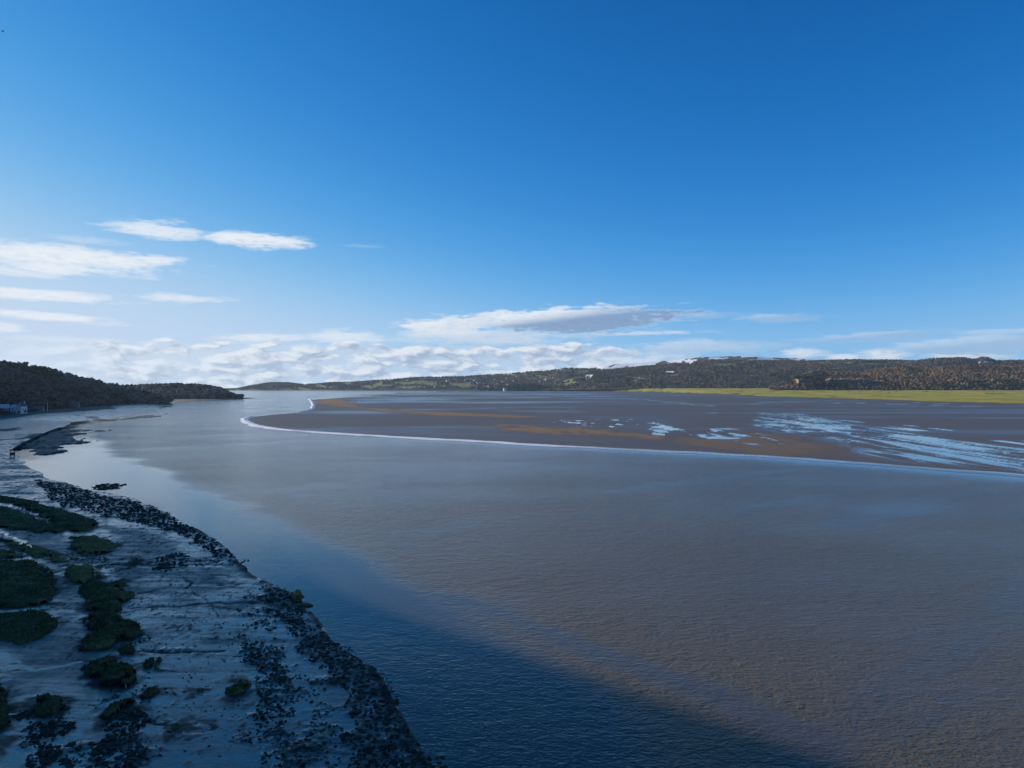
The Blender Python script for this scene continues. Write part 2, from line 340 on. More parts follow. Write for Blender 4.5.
# ------------------------------------------------------------------ ground sheet
def radial():
    v = np.concatenate([np.arange(900, 800, -4), np.arange(800, 470, -1.0), np.arange(470, 400, -.5), np.arange(400, 388, -.25)])
    r = F*CAMH/(v-HOR); return np.concatenate([[3,10,20,30], r[r > 36], [9000]])
def azim():
    f = np.arange(-47, 47.01, .115); return np.concatenate([np.arange(-180,-47,4), f, np.arange(50,181,4)])
def polar(r, a):
    Rr, Aa = np.meshgrid(r, np.radians(a), indexing='ij'); return Rr*np.sin(Aa), Rr*np.cos(Aa)
gr_r, gr_a = radial(), azim()
X, Y = polar(gr_r, gr_a)
Dd = np.hypot(X, Y)
Z = np.full(X.shape, -1.2)
U = np.where(Y > 1, X/np.maximum(Y,1)*F+512, 2000*np.sign(X)+512)
# foreshore
near = (X < 120) & (Y < 1500)
sd_fs = np.full(X.shape, -1e3); jag = (fbm(X, Y, 9, 4)-.5)*5*np.clip(Dd/150, .35, 3)
sd_fs[near] = sdist(X[near], Y[near], FS); sdj = sd_fs + np.where(sd_fs > -60, jag*.45, 0)
fs = smooth(sdj, -.6, .5)
hfs = .06 + np.clip(sdj, 0, 60)*.016 + (fbm(X, Y, 6, 4)-.5)*.07 + (fbm(X, Y, 40, 2)-.5)*.3*np.clip(sdj/15, 0, 1)
far_up = smooth(Y, 500, 660)*smooth(sdj, 5, 45)*2.4
Z = np.where(fs > 0, Z*(1-fs)+(np.maximum(hfs, .03)+far_up)*fs, Z)
mud = fs.copy(); film = np.zeros_like(X); dry = np.zeros_like(X); dark = np.zeros_like(X); grass = np.zeros_like(X)
# flat ledges of the beach: long steps with a dark broken lip
tq = fbm(X*.10+5, Y*.8, 9, 4, .5)*9+fbm(X*.6, Y*.6, 4, 3)*.5; tfr = tq-np.floor(tq); beach = fs*(Y < 420)*(Y > 30)
Z = Z+beach*(.03*(np.floor(tq)-4.5)*.35+.012*smooth(tfr, 0, .12))*smooth(sdj, 1, 6)
lip = (1-smooth(tfr, .03, .08))*smooth(fbm(X, Y, 3.0, 3), .42, .58)*beach*smooth(sdj, 1, 5); dark = np.maximum(dark, lip*.8)
# low ledges that cross the beach
def line_mask(pl, wid, soft=1.0, jit=.0):
    pl = np.array(pl); x0, y0 = pl.min(0)-12; x1, y1 = pl.max(0)+12
    mk_ = (X > x0) & (X < x1) & (Y > y0) & (Y < y1); out = np.zeros_like(X)
    xs, ys = X[mk_], Y[mk_]; w_ = wid*(.6+(fbm(xs, ys, 1.2, 3)-.5)*1.3)
    out[mk_] = 1-smooth(seg_dist(xs+(fbm(xs,ys,3,2)-.5)*jit, ys+(fbm(xs+50,ys,3,2)-.5)*jit*2, pl), w_*.6, w_*.6+.25*soft+wid*.5)
    return out
for pts, wd in DITCH:
    mm = line_mask(PL(pts, .4), wd*.95, .6, 1.2)*fs*(.72+.28*smooth(fbm(X,Y,2.5,3),.3,.5)); Z -= mm*.08; dark = np.maximum(dark, mm*.95)
wedge = (1-smooth(sdj, .6, 2.6))*fs*(Y < 150)*smooth(fbm(X, Y, 1.3, 4, .65), .30, .44); dark = np.maximum(dark, wedge*.9)
for pts, wd in POOLS:
    mm = line_mask(PL(pts, .5), wd, .6, .8); film = np.maximum(film, mm)
# duller high mud behind the turf, brown bank, weed beds
dull = np.zeros_like(X)
for pts in ([(0,527),(60,533),(78,548),(70,560),(40,553),(0,540)], [(100,525),(150,528),(180,540),(185,552),(150,556),(110,552),(108,535)], [(48,575),(80,585),(90,640),(110,660),(95,690),(40,690),(0,660),(0,640),(50,625)], [(110,558),(170,562),(190,570),(120,580),(105,570)]):
    g_ = PL(pts, .5); mk_ = (Y < 260) & (X < 0) & (Y > 40); o_ = np.zeros_like(X); o_[mk_] = smooth(sdist(X[mk_], Y[mk_], g_)+(fbm(X[mk_],Y[mk_],5,3)-.5)*5, -1, 2); dull = np.maximum(dull, o_)
WEED = [[(20,448.5),(36,440),(60,430.5),(80,429.5),(66,436),(84,438),(58,443),(60,447)], [(50,438),(70,433),(98,431),(88,434),(62,437)], [(22,448),(40,441),(75,440),(78,443),(50,447)], [(80,417.4),(96,418.6),(114,420.2),(104,420.8),(86,419.8)], [(34,450),(50,448.6),(68,450.5),(52,453)],
        [(0,429.5),(14,428),(26,425.4),(14,431.5),(0,433)], [(152,406),(168,405.6),(174,407),(158,408)], [(14,440),(34,434),(40,436),(22,444)], [(110,420),(150,415.5),(170,413),(150,417)]]
for pts in WEED:
    g_ = PL(pts, .3); x0, y0 = g_.min(0)-60; x1, y1 = g_.max(0)+60; mk_ = (X > x0)&(X < x1)&(Y > y0)&(Y < y1)
    q = smooth(sdist(X[mk_], Y[mk_], g_)+(fbm(X[mk_], Y[mk_]*.4, 9, 5, .62)-.5)*42, -2, 3)
    dark[mk_] = np.maximum(dark[mk_], q*.9); Z[mk_] = np.maximum(Z[mk_], np.where(q > .05, .1+q*.45, -9)); mud[mk_] = np.maximum(mud[mk_], q)
ROCKP = [  # outline, rocks per square metre, clumping, size range
 ([(266,588),(290,590),(299,598),(312,613),(340,644),(380,671),(403,708),(430,748),(450,790),(330,790),(352,745),(350,705),(332,682),(303,652),(287,625),(262,600)], 3.4, .27, (.12,.34)),
 ([(258,640),(330,680),(350,745),(335,800),(268,800),(300,740),(300,700),(240,640)], 2.2, .42, (.10,.28)),
 ([(238,632),(262,636),(285,650),(292,672),(300,700),(296,728),(262,735),(248,715),(262,690),(250,668),(232,642)], 3.2, .38, (.11,.32)),
 ([(268,690),(300,735),(300,800),(255,800),(262,745),(245,738)], 2.2, .42, (.10,.28)),
 ([(35,479),(78,486),(96,494),(130,499),(165,511),(192,527),(217,542),(237,556),(224,557),(200,546),(185,536),(160,527),(130,520),(100,516),(70,507),(52,498)], 1.25, .36, (.2,.62)),
 ([(93,487),(100,482.5),(124,483),(120,487.5),(104,489)], 1.6, .35, (.35,.75)),
 ([(152,568),(160,556),(178,552),(190,556),(185,566),(168,571)], 2.2, .42, (.22,.5)),
 ([(178,560),(250,557),(250,563),(180,567)], .9, .5, (.18,.38)),
 ([(102,716),(135,710),(140,725),(142,800),(96,800),(98,745)], 5.0, .42, (.16,.40)),
 ([(24,712),(66,706),(62,735),(45,800),(15,800),(22,745)], 5.0, .42, (.16,.40)),
 ([(112,640),(150,628),(152,640),(135,650),(128,656)], 1.8, .46, (.18,.36)),
 ([(60,552),(110,556),(120,566),(104,572),(70,562)], 1.6, .48, (.15,.34)), ([(102,690),(135,686),(150,700),(120,715),(100,705)], 1.6, .55, (.10,.26)),
 ([(120,575),(300,600),(300,760),(140,760)], .35, .36, (.06,.20)), ([(262,578),(290,590),(275,640),(235,610),(245,585)], .9, .5, (.14,.34)), ([(135,640),(230,646),(230,652),(140,655)], .8, .5, (.10,.2)),
 ([(60,745),(100,740),(100,800),(60,800)], 2.4, .55, (.14,.34)),
]
HUM = [
 ([(-30,494),(0,495.5),(27,499),(65,510.5),(63,513),(40,512),(12,503),(0,501),(-30,499)], .55, 0, 'strip of dark green turf at the top of the grassy shore, above the bare track'),
 ([(-40,505),(0,505),(20,511),(45,520),(66,529),(58,531),(40,531),(20,529.5),(0,526.5),(-40,523)], .5, .15, 'broad dark green turf between the bare track and the pale channel'),
 ([(38,514),(65,511),(90,517),(99,521.7),(90,529.5),(72,530),(62,525)], .7, .05, 'dark turf bank with a ragged edge at the right end of the bare track'),
 ([(72,536.5),(97,534.5),(117,543),(108,551.5),(85,553),(73,547)], .65, .95, 'olive green turf patch standing alone above the stony gap'),
 ([(-20,535),(0,536.5),(22,542.5),(56,552.5),(68,560),(50,561),(22,549.5),(0,542),(-20,539)], .4, .8, 'narrow olive turf ridge beside the bright water channel'),
 ([(-20,549),(0,549),(18,554),(26,558),(0,558),(-20,557)], .35, .6, 'low brownish turf patch at the left edge above the thin straight pool'),
 ([(67,563),(90,566.5),(103,574.5),(90,580.5),(74,583),(66,572)], .75, .85, 'olive topped turf hummock with a dark side above the central turf mass'),
 ([(-40,559.5),(0,560.5),(34,561.5),(52,571),(54.5,587),(49,603),(20,606.5),(0,608),(-40,611)], .6, .05, 'large dark green turf lawn at the left edge between the two thin pools'),
 ([(-40,616),(0,614.5),(36,610),(52,614),(54.5,624),(45,633),(22,641),(0,638),(-40,634)], .6, .0, 'rounded dark turf lawn at the left edge below the lower thin pool'),
 ([(79,585),(108,580.5),(132,592),(123.5,600),(119,608),(108,611),(90,608)], .8, .05, 'dark ragged turf mass in the middle of the shore, its upper half'),
 ([(88,616),(100,611.5),(117,610),(135,621),(144,630.5),(127,638),(105,645),(84,647),(84,632)], .85, .05, 'dark ragged turf mass below the middle, pointing right over the wet mud'),
 ([(90,665),(110,653.5),(134,663),(137,676),(126,686.5),(99,686.5)], 1.0, .02, 'big rounded dark hummock like a bush alone on the wet mud'),
 ([(119,644.5),(130,641.5),(133,650),(121,650.5)], .45, .0, 'small square dark tussock above the big rounded hummock'),
 ([(146,658.5),(157,657),(155.5,665),(148,665.5)], .45, .05, 'small dark tussock just right of the big rounded hummock'),
 ([(31,703),(36,694),(47,690.5),(65,701),(61,712),(44,714),(34,711)], .8, .02, 'dark dome shaped hummock in the lower left above the weedy stones'),
 ([(103,710),(117,700),(135,692.5),(140,697),(128,706),(117,711),(108,724),(103,721)], .6, .1, 'long curved dark turf ridge right of the dome shaped hummock'),
 ([(136,692),(146,685),(156,683),(157,691),(146,697),(138,699)], .5, .1, 'short turf ridge end curving up to the right on the wet mud'),
 ([(-30,678),(0,681),(9,692),(10.5,718),(0,730),(-30,735)], .7, .02, 'dark turf bank cut by the left edge of the photo near the bottom'),
 ([(-20,738),(0,738),(8,745),(0,752),(-20,754)], .4, .02, 'small dark turf lump at the lowest part of the left edge'),
 ([(227,686.5),(238,674.5),(250,676.5),(249,684),(233,691.5)], .5, .25, 'leaning olive tussock beside the dark weed on the wet mud'),
 ([(196,686),(202,683.5),(206,686),(201,688.5)], .3, .1, 'left one of two small tussocks in the middle of the wet mud'),
 ([(207,685.5),(211,683.2),(216,685),(212,688)], .32, .2, 'right one of two small tussocks in the middle of the wet mud'),
 ([(169,723.5),(180,719.5),(185,721),(174,726)], .3, .05, 'small flat weed lump low on the wet mud near the bottom'),
 ([(130,560),(138,556.5),(141,562),(134,565)], .55, .6, 'small round brown tussock on the stony gap right of the olive turf'),
 ([(110,580),(122,578.5),(126,583),(115,586)], .4, .05, 'small dark tussock touching the top right of the central turf mass'),
]
for pg, hm, ol, lab in HUM:
    g_ = PL(pg, .75); x0, y0 = g_.min(0)-5; x1, y1 = g_.max(0)+5; mk_ = (X > x0)&(X < x1)&(Y > y0)&(Y < y1)
    xs, ys = X[mk_], Y[mk_]; q = smooth(sdist(xs, ys, g_)+(fbm(xs,ys,1.8,4,.6)-.5)*4.5, -1.1, .3); dark[mk_] = np.maximum(dark[mk_], q*.85); Z[mk_] += q*.03
for pg, dn, th, sz in ROCKP:
    if dn < .5: continue
    g_ = PL(pg, .3); x0, y0 = g_.min(0)-4; x1, y1 = g_.max(0)+4; mk_ = (X > x0)&(X < x1)&(Y > y0)&(Y < y1)
    xs, ys = X[mk_], Y[mk_]; q = smooth(sdist(xs, ys, g_)+(fbm(xs,ys,3,3)-.5)*5, -1, 1.5)*smooth(fbm(xs*.75, ys, 1.6, 5, .72), th+.06, th+.18)
    dark[mk_] = np.maximum(dark[mk_], q*min(.8,.38+dn*.08)*fs[mk_]); Z[mk_] += q*fs[mk_]*(.04+.16*fbm(xs,ys,.7,2))
spk = smooth(fbm(X, Y, .9, 4, .65), .585, .66)*smooth(fbm(X+70, Y, 8, 3), .40, .58)*fs*(Y < 320)*np.where(U < 175, 1, .8)
dull = np.maximum(dull, .85*smooth(fbm(X*.45+30, Y, 7, 4), .52, .64)*fs*(Y < 330))
dark = np.maximum(dark, spk*.75); Z += spk*.03
g_ = PL([(-60,409),(60,407.5),(112,406.5),(118,408.6),(90,411.5),(40,415),(0,420),(-60,424)], 2.5); mk_ = (Y > 450) & (Y < 1300) & (X < -300)
q = smooth(sdist(X[mk_], Y[mk_], g_)+(fbm(X[mk_], Y[mk_], 12, 4)-.5)*20, -3, 6); dull[mk_] = np.maximum(dull[mk_], q); dark[mk_] = np.maximum(dark[mk_], q*.62)
# sandy beach at the foot of the far headland
# sand flats behind the bore
fl = (Y > 180) & (X > -420)
sdf = np.full(X.shape, -1e3); sdf[fl] = sdist(X[fl], Y[fl], FLATS)
fm = smooth(sdf, -2, 3)
bar = np.full(X.shape, -1e3); bar3 = np.full(X.shape, -1e3)
for g_ in BARS: bar[fl] = np.maximum(bar[fl], sdist(X[fl]+(fbm(X[fl],Y[fl],60,3)-.5)*24, Y[fl]+(fbm(X[fl]+99,Y[fl],45,3)-.5)*34, g_))
bar3[fl] = sdist(X[fl], Y[fl], BARS[2]); bd = (1-.5*smooth(bar3, -12, 6))*smooth(bar+(fbm(X, Y*.4, 9, 5, .6)-.5)*30, -10, 16)*smooth(fbm(X*.6+11, Y*.3, 14, 5, .6), .20, .48)
dry = np.maximum(dry, bd*fm)
ns = fbm(X*.38, Y, 22, 5, .55); ns2 = fbm(X*.22+300, Y, 60, 4, .5)
hfl = .10 + np.maximum((ns2-.5)*.18, -.04) + bd*.25
pl1 = np.full(X.shape, -1e3); pl1[fl] = sdist(X[fl], Y[fl], POOL); pl2 = np.full(X.shape, -1e3); pl2[fl] = sdist(X[fl], Y[fl], POOL2)
# braided pools: rotated noise so that the fingers run away to the right
ca, sa = math.cos(.98), math.sin(.98); Xr, Yr = X*ca-Y*sa, X*sa+Y*ca
ba = fbm(X+40, Y*.14, 8, 6, .6); bb = fbm(X*.9+40, Y*.28, 10, 6, .6)
rdg = lambda q: 1-np.abs(2*q-1)*2.6
brd = np.where(U > 850, np.minimum(ba+.03, 1.05-.62*rdg(fbm(X-90, Y*.12, 11, 5, .58))), np.minimum(bb+.02, 1.06-.62*rdg(fbm(X-50, Y*.25, 13, 5, .6))))
p1 = smooth(pl1+(fbm(X,Y*.3,14,3)-.5)*30, -8, 16)*smooth(brd, .515, .435); p2 = smooth(pl2, -8, 14)*smooth(fbm(X+7,Y*.28,8,5,.6), .42, .36)*.9
stp = np.zeros_like(X)
for k, pts in enumerate(STREAK):
    wd = [16,13,9,5,5,4,4][k]; mk_ = fl; d = seg_dist(X[fl], Y[fl]+(fbm(X[fl],Y[fl],60,2)-.5)*30, pts); o_ = np.zeros_like(X)
    o_[fl] = (1-smooth(d, wd*.4, wd*1.2))*smooth(fbm(X[fl]*.5,Y[fl],50,3), .3, .5); stp = np.maximum(stp, o_)
pool = np.maximum(np.maximum(p1, p2), stp)
# thin film of water over the flats behind the first bar
filmzone = smooth(fbm(X*.35, Y*.5, 80, 5), .40, .66)*smooth(Y, 330, 520)*(1-smooth(U, 560, 720))
film = np.maximum(film, filmzone*.5*(1-bd)*fm)
film = np.maximum(film, smooth(ns2, .5, .75)*.3*(1-bd)*fm*smooth(U, 520, 700))
Z = np.where(fm > 0, Z*(1-fm)+np.maximum(hfl, .04)*fm, Z)
Z = Z-.035*smooth(pool, .1, .9)*fm
film = np.maximum(film, np.maximum(smooth(pool, .05, .8), smooth(pl1, -8, 16)*smooth(brd, .60, .46)*.72)*fm); mud = mud*(1-fm)
# salt marsh on the far right
mf = marsh_front(np.clip(U, 560, 1500)); ins = (U > 575) & (Y > 900)
dm = (Y-mf)+(fbm(X, Y*.5, 120, 4)-.5)*260
ms = np.where(ins, smooth(dm, 0, 22), 0)*smooth(U, 575, 600)
Z = Z*(1-ms) + ms*(1.0+np.clip(Y-mf, 0, 2600)/np.maximum(3000-np.minimum(mf,2800), 300)*13.5*smooth(Y, 900, 2700)+ (fbm(X,Y,120,3)-.5)*.8)
Z = np.where(ins & (ms > .5), np.minimum(Z, 16.5), Z)
crk = (1-smooth(np.abs(fbm(X, Y*.4, 130, 4)-.5), .006, .022))*ms*smooth(fbm(X+500, Y*.4, 200, 2), .4, .55); dark = np.maximum(dark, crk*.75)
grass = np.maximum(grass, ms*(1-.9*crk)); edge = np.where(ins, smooth(dm, -70, 0)*(1-ms), 0); film *= (1-ms); dry *= (1-ms)
dark = np.maximum(np.maximum(dark*(1-ms), crk*.75), edge*.25)
# dry land under and behind the hills
land = np.where((Y > 4270), 1.0, 0); Z = np.where(land > 0, np.maximum(Z, .6), Z); grass = np.maximum(grass, land*.6)
# low shelf and sand below the left headland
hs_ = sdist(X, Y, np.array([P(150,402.2,.3), P(172,402.4,.3), P(205,399.6,.3), P(240,399.2,.3), P(262,398,.3), P(240,397.2,.3), P(100,397.5,.3), P(80,402,.3)]))
hm_ = smooth(hs_, -6, 10); Z = np.where(hm_ > 0, np.maximum(Z, -1+hm_*1.4), Z); dry = np.maximum(dry, hm_*.8)
back = (Y < 20) & (X > -30); Z = np.where(back, np.minimum(Z, -1.2), Z)
ground = mk('ground', np.stack([X, Y, Z], -1).reshape(-1,3), grid_faces(*X.shape), m_ground,
            attrs=dict(dry=dry.ravel(), film=np.clip(film-dull*.0,0,1).ravel(), grass=grass.ravel(), dark=dark.ravel(), mud=(mud*(1-.0*dull)).ravel(), shelf=dull.ravel()))
tag(ground, kind='structure')
def zg(x, y):
    """ground height under a point"""
    a = math.degrees(math.atan2(x, y)); r = math.hypot(x, y)
    i = int(np.clip(np.searchsorted(gr_r, r), 0, len(gr_r)-1)); j = int(np.clip(np.searchsorted(gr_a, a), 0, len(gr_a)-1))
    return float(Z[i, j])

# ------------------------------------------------------------------ river
wr = np.concatenate([[3,12,24,36], F*CAMH/(np.concatenate([np.arange(880, 470, -3), np.arange(470, 388, -1.0)])-HOR), [9000]])
wa = np.concatenate([np.arange(-180,-50,5), np.arange(-50,50.01,.4), np.arange(55,181,5)])
WX, WY = polar(wr, wa)
cs = sdist(WX, WY, CALM); cj = (fbm(WX, WY*.6, 25, 4)-.5)*np.clip(np.hypot(WX,WY)/120, .5, 4)*9
calm = smooth(cs+cj, -2-np.hypot(WX,WY)*.02, 4+np.hypot(WX,WY)*.03)
wd_ = np.hypot(WX, WY)
calm *= np.interp(wd_, [75,105,180,240], [.54,.80,.84,.88])+np.interp(wd_, [75,105,180,240], [.12,.14,.14,.12])*smooth(fbm(WX*.5, WY, 50, 4), .3, .5)
shade_band = PL([(380,585),(459,601),(520,622),(595,654),(660,677),(730,703),(830,742)]); sl = seg_dist(WX, WY+(fbm(WX,WY,14,3)-.5)*3, shade_band); calm = np.maximum(calm, (1-smooth(sl, .6, 4.2))*.62)  # faint second shadow, put into the water as a calmer, darker streak
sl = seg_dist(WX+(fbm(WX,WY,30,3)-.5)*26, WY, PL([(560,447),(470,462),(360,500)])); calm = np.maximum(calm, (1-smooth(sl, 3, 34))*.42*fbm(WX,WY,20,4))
rot_ = fbm((WX*.8+WY*.6)*.18, WX*.6-WY*.8, 16, 5, .6); calm = np.maximum(calm, smooth(rot_, .58, .72)*.32)
shn = sdist(WX, WY, PL([(15,450),(40,437),(75,428),(105,440),(118,452),(150,468),(195,484),(240,500),(225,520),(180,512),(130,494),(85,486),(40,470)])); calm = np.maximum(calm, smooth(shn+(fbm(WX*.3,WY,16,4)-.5)*22, -5, 6)*(.86+.14*smooth(fbm(WX*.3+9,WY,22,4), .3, .45)))
infl = sdist(WX, WY, FLATS); calm = np.maximum(calm, smooth(infl, 0, 5)*.9)
bsm = seg_dist(WX, WY, BORE); calm = np.maximum(calm, (1-smooth(bsm, 3, 26+np.clip(WX+60,0,400)*.06))*.85*smooth(WX, -120, 40))
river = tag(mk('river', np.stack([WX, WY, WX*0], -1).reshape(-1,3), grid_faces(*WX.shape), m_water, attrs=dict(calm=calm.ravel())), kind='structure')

# ------------------------------------------------------------------ the tidal bore: a low breaking wave along the sand flats
def resample(pl, step):
    pl = np.asarray(pl, float); d = np.concatenate([[0], np.cumsum(np.hypot(*np.diff(pl, axis=0).T))])
    s = np.arange(0, d[-1], step); return np.stack([np.interp(s, d, pl[:,0]), np.interp(s, d, pl[:,1])], -1)
bl = resample(BORE, 2.5)
for _ in range(6): bl[1:-1] = (bl[:-2]+2*bl[1:-1]+bl[2:])/4
tn = np.gradient(bl, axis=0); tn /= np.linalg.norm(tn, axis=1)[:,None]; nrm = np.stack([tn[:,1], -tn[:,0]], -1)   # points to the river side
bl = bl+nrm*((fbm(bl[:,0],bl[:,1],9,4)-.5)*5)[:,None]
prof = [(-6,-.05),(-4.4,.2),(-3,.38),(-1.4,.62),(-.4,.78),(.6,.80),(1.8,.62),(3.4,.34),(5.5,.1),(7.5,-.05)]
bu = bl[:,0]/bl[:,1]*F+512
amp = (.55+.6*vn(bl[:,0], bl[:,1], 14))*(1-.8*smooth(bl[:,1], 684, 700)*(1-smooth(bl[:,1], 800, 818))); strong = np.interp(bu, [240,300,430,500,620,760,1000,1400], [1,1,.97,.88,.62,.48,.34,.28]); strong = strong*(.72+.5*fbm(bl[:,0],bl[:,1],26,3)); quiet = smooth(bl[:,1], 684, 700)*(1-smooth(bl[:,1], 800, 818)); strong = strong*(1-quiet)  # towards the right, the pale crest colour stands in for reflected sky
wd = np.interp(bl[:,1], [150,300,450,700], [.75,1.0,.9,.42])*(.8+.5*vn(bl[:,0]+9, bl[:,1], 22))
V = []; fa = []
for k, (o_, h_) in enumerate(prof):
    V.append(np.column_stack([bl+nrm*(-o_*wd)[:,None], np.maximum(h_*amp*(.55+.45*strong)*np.interp(bl[:,1],[150,300,500,700],[.25,.4,.75,1.2]) + .04, -.1) if h_ > 0 else np.full(len(bl), -.1)]))
    fa.append(np.clip(strong*(1.15 if -5 < o_ < 3.8 else .2) - (.25 if o_ < -3.5 else 0), 0, 1.2))
V = np.stack(V, 0); fa = np.stack(fa, 0)
bo = mk('tidal_bore', V.reshape(-1,3), grid_faces(*V.shape[:2]), m_foam_sheen, attrs=dict(foam_sheen=fa.ravel())); tag(bo, kind='structure')

# ------------------------------------------------------------------ hills
class Hill:
    """strip of land between a foot line and a ridge line; tops are (u, v, depth) seen from the shore path, turned into land coordinates"""
    def __init__(s, name, tops, foot, zfoot, mat, tree=8, nd=16, step=4, back=.35, rough=.14, field=None, snow=None, power=1.0, endfade=True):
        us = np.array([t[0] for t in tops], float); vs = np.array([t[1] for t in tops], float); ds = np.array([t[2] for t in tops], float)
        u = np.arange(us[0], us[-1]+.1, step); v = np.interp(u, us, vs); D = np.interp(u, us, ds)
        fd = np.interp(u, [f[0] for f in foot], [f[1] for f in foot])
        zf = np.interp(u, [z[0] for z in zfoot], [z[1] for z in zfoot]) if not np.isscalar(zfoot) else np.full(len(u), float(zfoot))
        zr = np.maximum(CAMH+(HOR-v)/F*D-tree, zf+.3)
        t = np.concatenate([np.linspace(0,1,nd), 1+np.linspace(0,back,6)[1:]])
        T, Uu = np.meshgrid(t, u, indexing='ij')
        Dd_ = fd[None,:]+(D-fd)[None,:]*T; Xx = (Uu-512)/F*Dd_
        sh = np.where(T <= 1, np.sin(np.clip(T,0,1)*math.pi/2)**power, 1-((T-1)/back)**2*1.02)
        n = (fbm(Xx, Dd_, 330, 4)-.5)*2
        zz = zf[None,:]+(zr-zf)[None,:]*np.clip(sh + n*rough*np.sin(np.clip(T,0,1)*math.pi)*1.3, -.02, 1.15)
        zz[0] = zf-3; s.X, s.Y, s.Z, s.U, s.T = Xx, Dd_, zz, Uu, T; s.nd = nd
        V_ = CAMH-zz; V_ = HOR+V_/Dd_*F
        s.V = V_
        at = dict(field=(field(Uu, V_, T) if field else np.zeros_like(zz)).ravel(), snow=(snow(Uu, V_, T) if snow else np.zeros_like(zz)).ravel())
        s.o = tag(mk(name, np.stack([Xx, Dd_, zz], -1).reshape(-1,3), grid_faces(*Xx.shape), mat, attrs=at), kind='structure')
        s.fld = at['field'].reshape(zz.shape); s.snw = at['snow'].reshape(zz.shape)
    def scatter(s, spacing, tmin=0.0, tmax=1.04, keep=None):
        """points on the slope, even in area"""
        nr, nc = s.X.shape; out = []
        A = np.abs((s.X[:-1,1:]-s.X[:-1,:-1])*(s.Y[1:,:-1]-s.Y[:-1,:-1])); prob = A/(spacing**2)
        prob = np.where((s.T[:-1,:-1] >= tmin) & (s.T[:-1,:-1] <= tmax), prob, 0)
        cnt = rng.poisson(prob); I, J = np.nonzero(cnt); rep = cnt[I,J]; I = np.repeat(I, rep); J = np.repeat(J, rep)
        a, b_ = rng.random(len(I)), rng.random(len(I))
        def lerp(Q): return (Q[I,J]*(1-a)+Q[I+1,J]*a)*(1-b_)+(Q[I,J+1]*(1-a)+Q[I+1,J+1]*a)*b_
        x, y, z, f_, sn = lerp(s.X), lerp(s.Y), lerp(s.Z), lerp(s.fld), lerp(s.snw)
        k = (f_ < .4) & (sn < .3)
        if keep is not None: k &= keep(x, y)
        return np.stack([x, y, z], -1)[k]

def crowns(pts, hgt, rad, k, tone, card=.5, seed=0):
    """many leaf and twig cards spread through the crowns of a wood; returns verts, quads, tone"""
    g = np.random.default_rng(seed); N = len(pts)
    d = g.normal(size=(N,k,3)); d /= np.linalg.norm(d, axis=2)[...,None]; rr = g.random((N,k,1))**.45
    c = d*rr; c[...,0] *= rad[:,None]; c[...,1] *= rad[:,None]; c[...,2] = c[...,2]*(hgt*.42)[:,None]+(hgt*.56)[:,None]
    c += pts[:,None,:]
    a = g.normal(size=(N,k,3)); a /= np.linalg.norm(a, axis=2)[...,None]
    nn = d+g.normal(size=d.shape)*.55; bb = np.cross(nn, a); bb /= np.linalg.norm(bb, axis=2)[...,None]+1e-9
    aa = np.cross(bb, nn); aa /= np.linalg.norm(aa, axis=2)[...,None]+1e-9
    sz = (rad*card)[:,None,None]*(.5+g.random((N,k,1)))
    q = np.stack([c-aa*sz-bb*sz*.6, c+aa*sz*.8-bb*sz*.7, c+aa*sz+bb*sz*.6, c-aa*sz*.7+bb*sz*.8], 2)
    V_ = q.reshape(-1,3); Fq = np.arange(len(V_)).reshape(-1,4)
    tn_ = np.repeat(np.clip(tone[:,None]+g.normal(size=(N,k))*.05, 0, 1).ravel(), 4)
    return V_, Fq, tn_
def wood(name, pts, h0, h1, k, mat, label, tone=None, card=.5, seed=1):
    N = len(pts); g = np.random.default_rng(seed+5); h = h0+(h1-h0)*g.random(N)
    tone = tone if tone is not None else np.clip((fbm(pts[:,0], pts[:,1]*.6, 130, 5, .6)-.5)*2.8+.38+g.random(N)*.3-.15, 0, 1)
    V_, Fq, tn_ = crowns(pts, h, h*(.36+.12*g.random(N)), k, tone, card, seed)
    o = mk(name, V_, Fq, mat, attrs=dict(tone=tn_), smooth=False)
    return tag(o, label, 'wood', None, 'stuff')

def grange_field(U_, V_, T): 
    return np.where((np.abs(U_-415) < 22) & (np.abs(V_-383.3) < 1.5), 1, 0)*1.0 + np.where((np.abs(U_-405) < 12) & (V_ > 386) & (V_ < 389), .7, 0) + smooth(fbm(U_, V_*7, 15, 3), .60, .66)*.8*(T < .92)
town_hill = Hill('far_town_hill', [(222,391,4900),(242,387,5200),(269,382.3,5300),(288,382.3,5300),(305,384.3,5300),(329,382.3,5300),(357,381.5,5200),(395,379,5200),(428,377,5200),(455,376.7,5200),(500,374,5200),(513,373,5200),(546,371.5,5100),(565,368.3,5000),(589,368.3,5000),(620,369,5000),(660,373,5000),(700,380,5000)],
    [(222,4300),(500,4290),(700,4000)], [(222,.2),(500,.5),(560,3),(700,10)], m_hill, 8, 20, 3, field=grange_field)
def hamp_snow(U_, V_, T): 
    return np.where((np.abs(U_-683) < 9) & (V_ < 364), 1, 0)+np.where((np.abs(U_-588) < 5)&(np.abs(V_-376) < 1.2), .8, 0)+np.where((np.abs(U_-672)<7)&(np.abs(V_-372)<.8),.8,0)
wood_hill = Hill('wooded_hill', [(535,386,4500),(560,379,4700),(580,373,4800),(603,370,4900),(633,368,5000),(660,365,5000),(690,362.4,5000),(726,361.2,5000),(771,361,5000),(812,361.2,5000),(853,360.6,5000),(897,361.6,5000),(940,364,5000),(1024,366,5000),(1250,369,5000)],
    [(535,4100),(600,3700),(700,3450),(1250,3300)], [(535,6),(600,13),(700,15),(1250,15.5)], m_hill, 9, 22, 4, snow=hamp_snow, field=lambda U_,V_,T: smooth(fbm(U_+60, V_*8, 17, 3), .64, .69)*.75*(T < .9)*(T > .1))
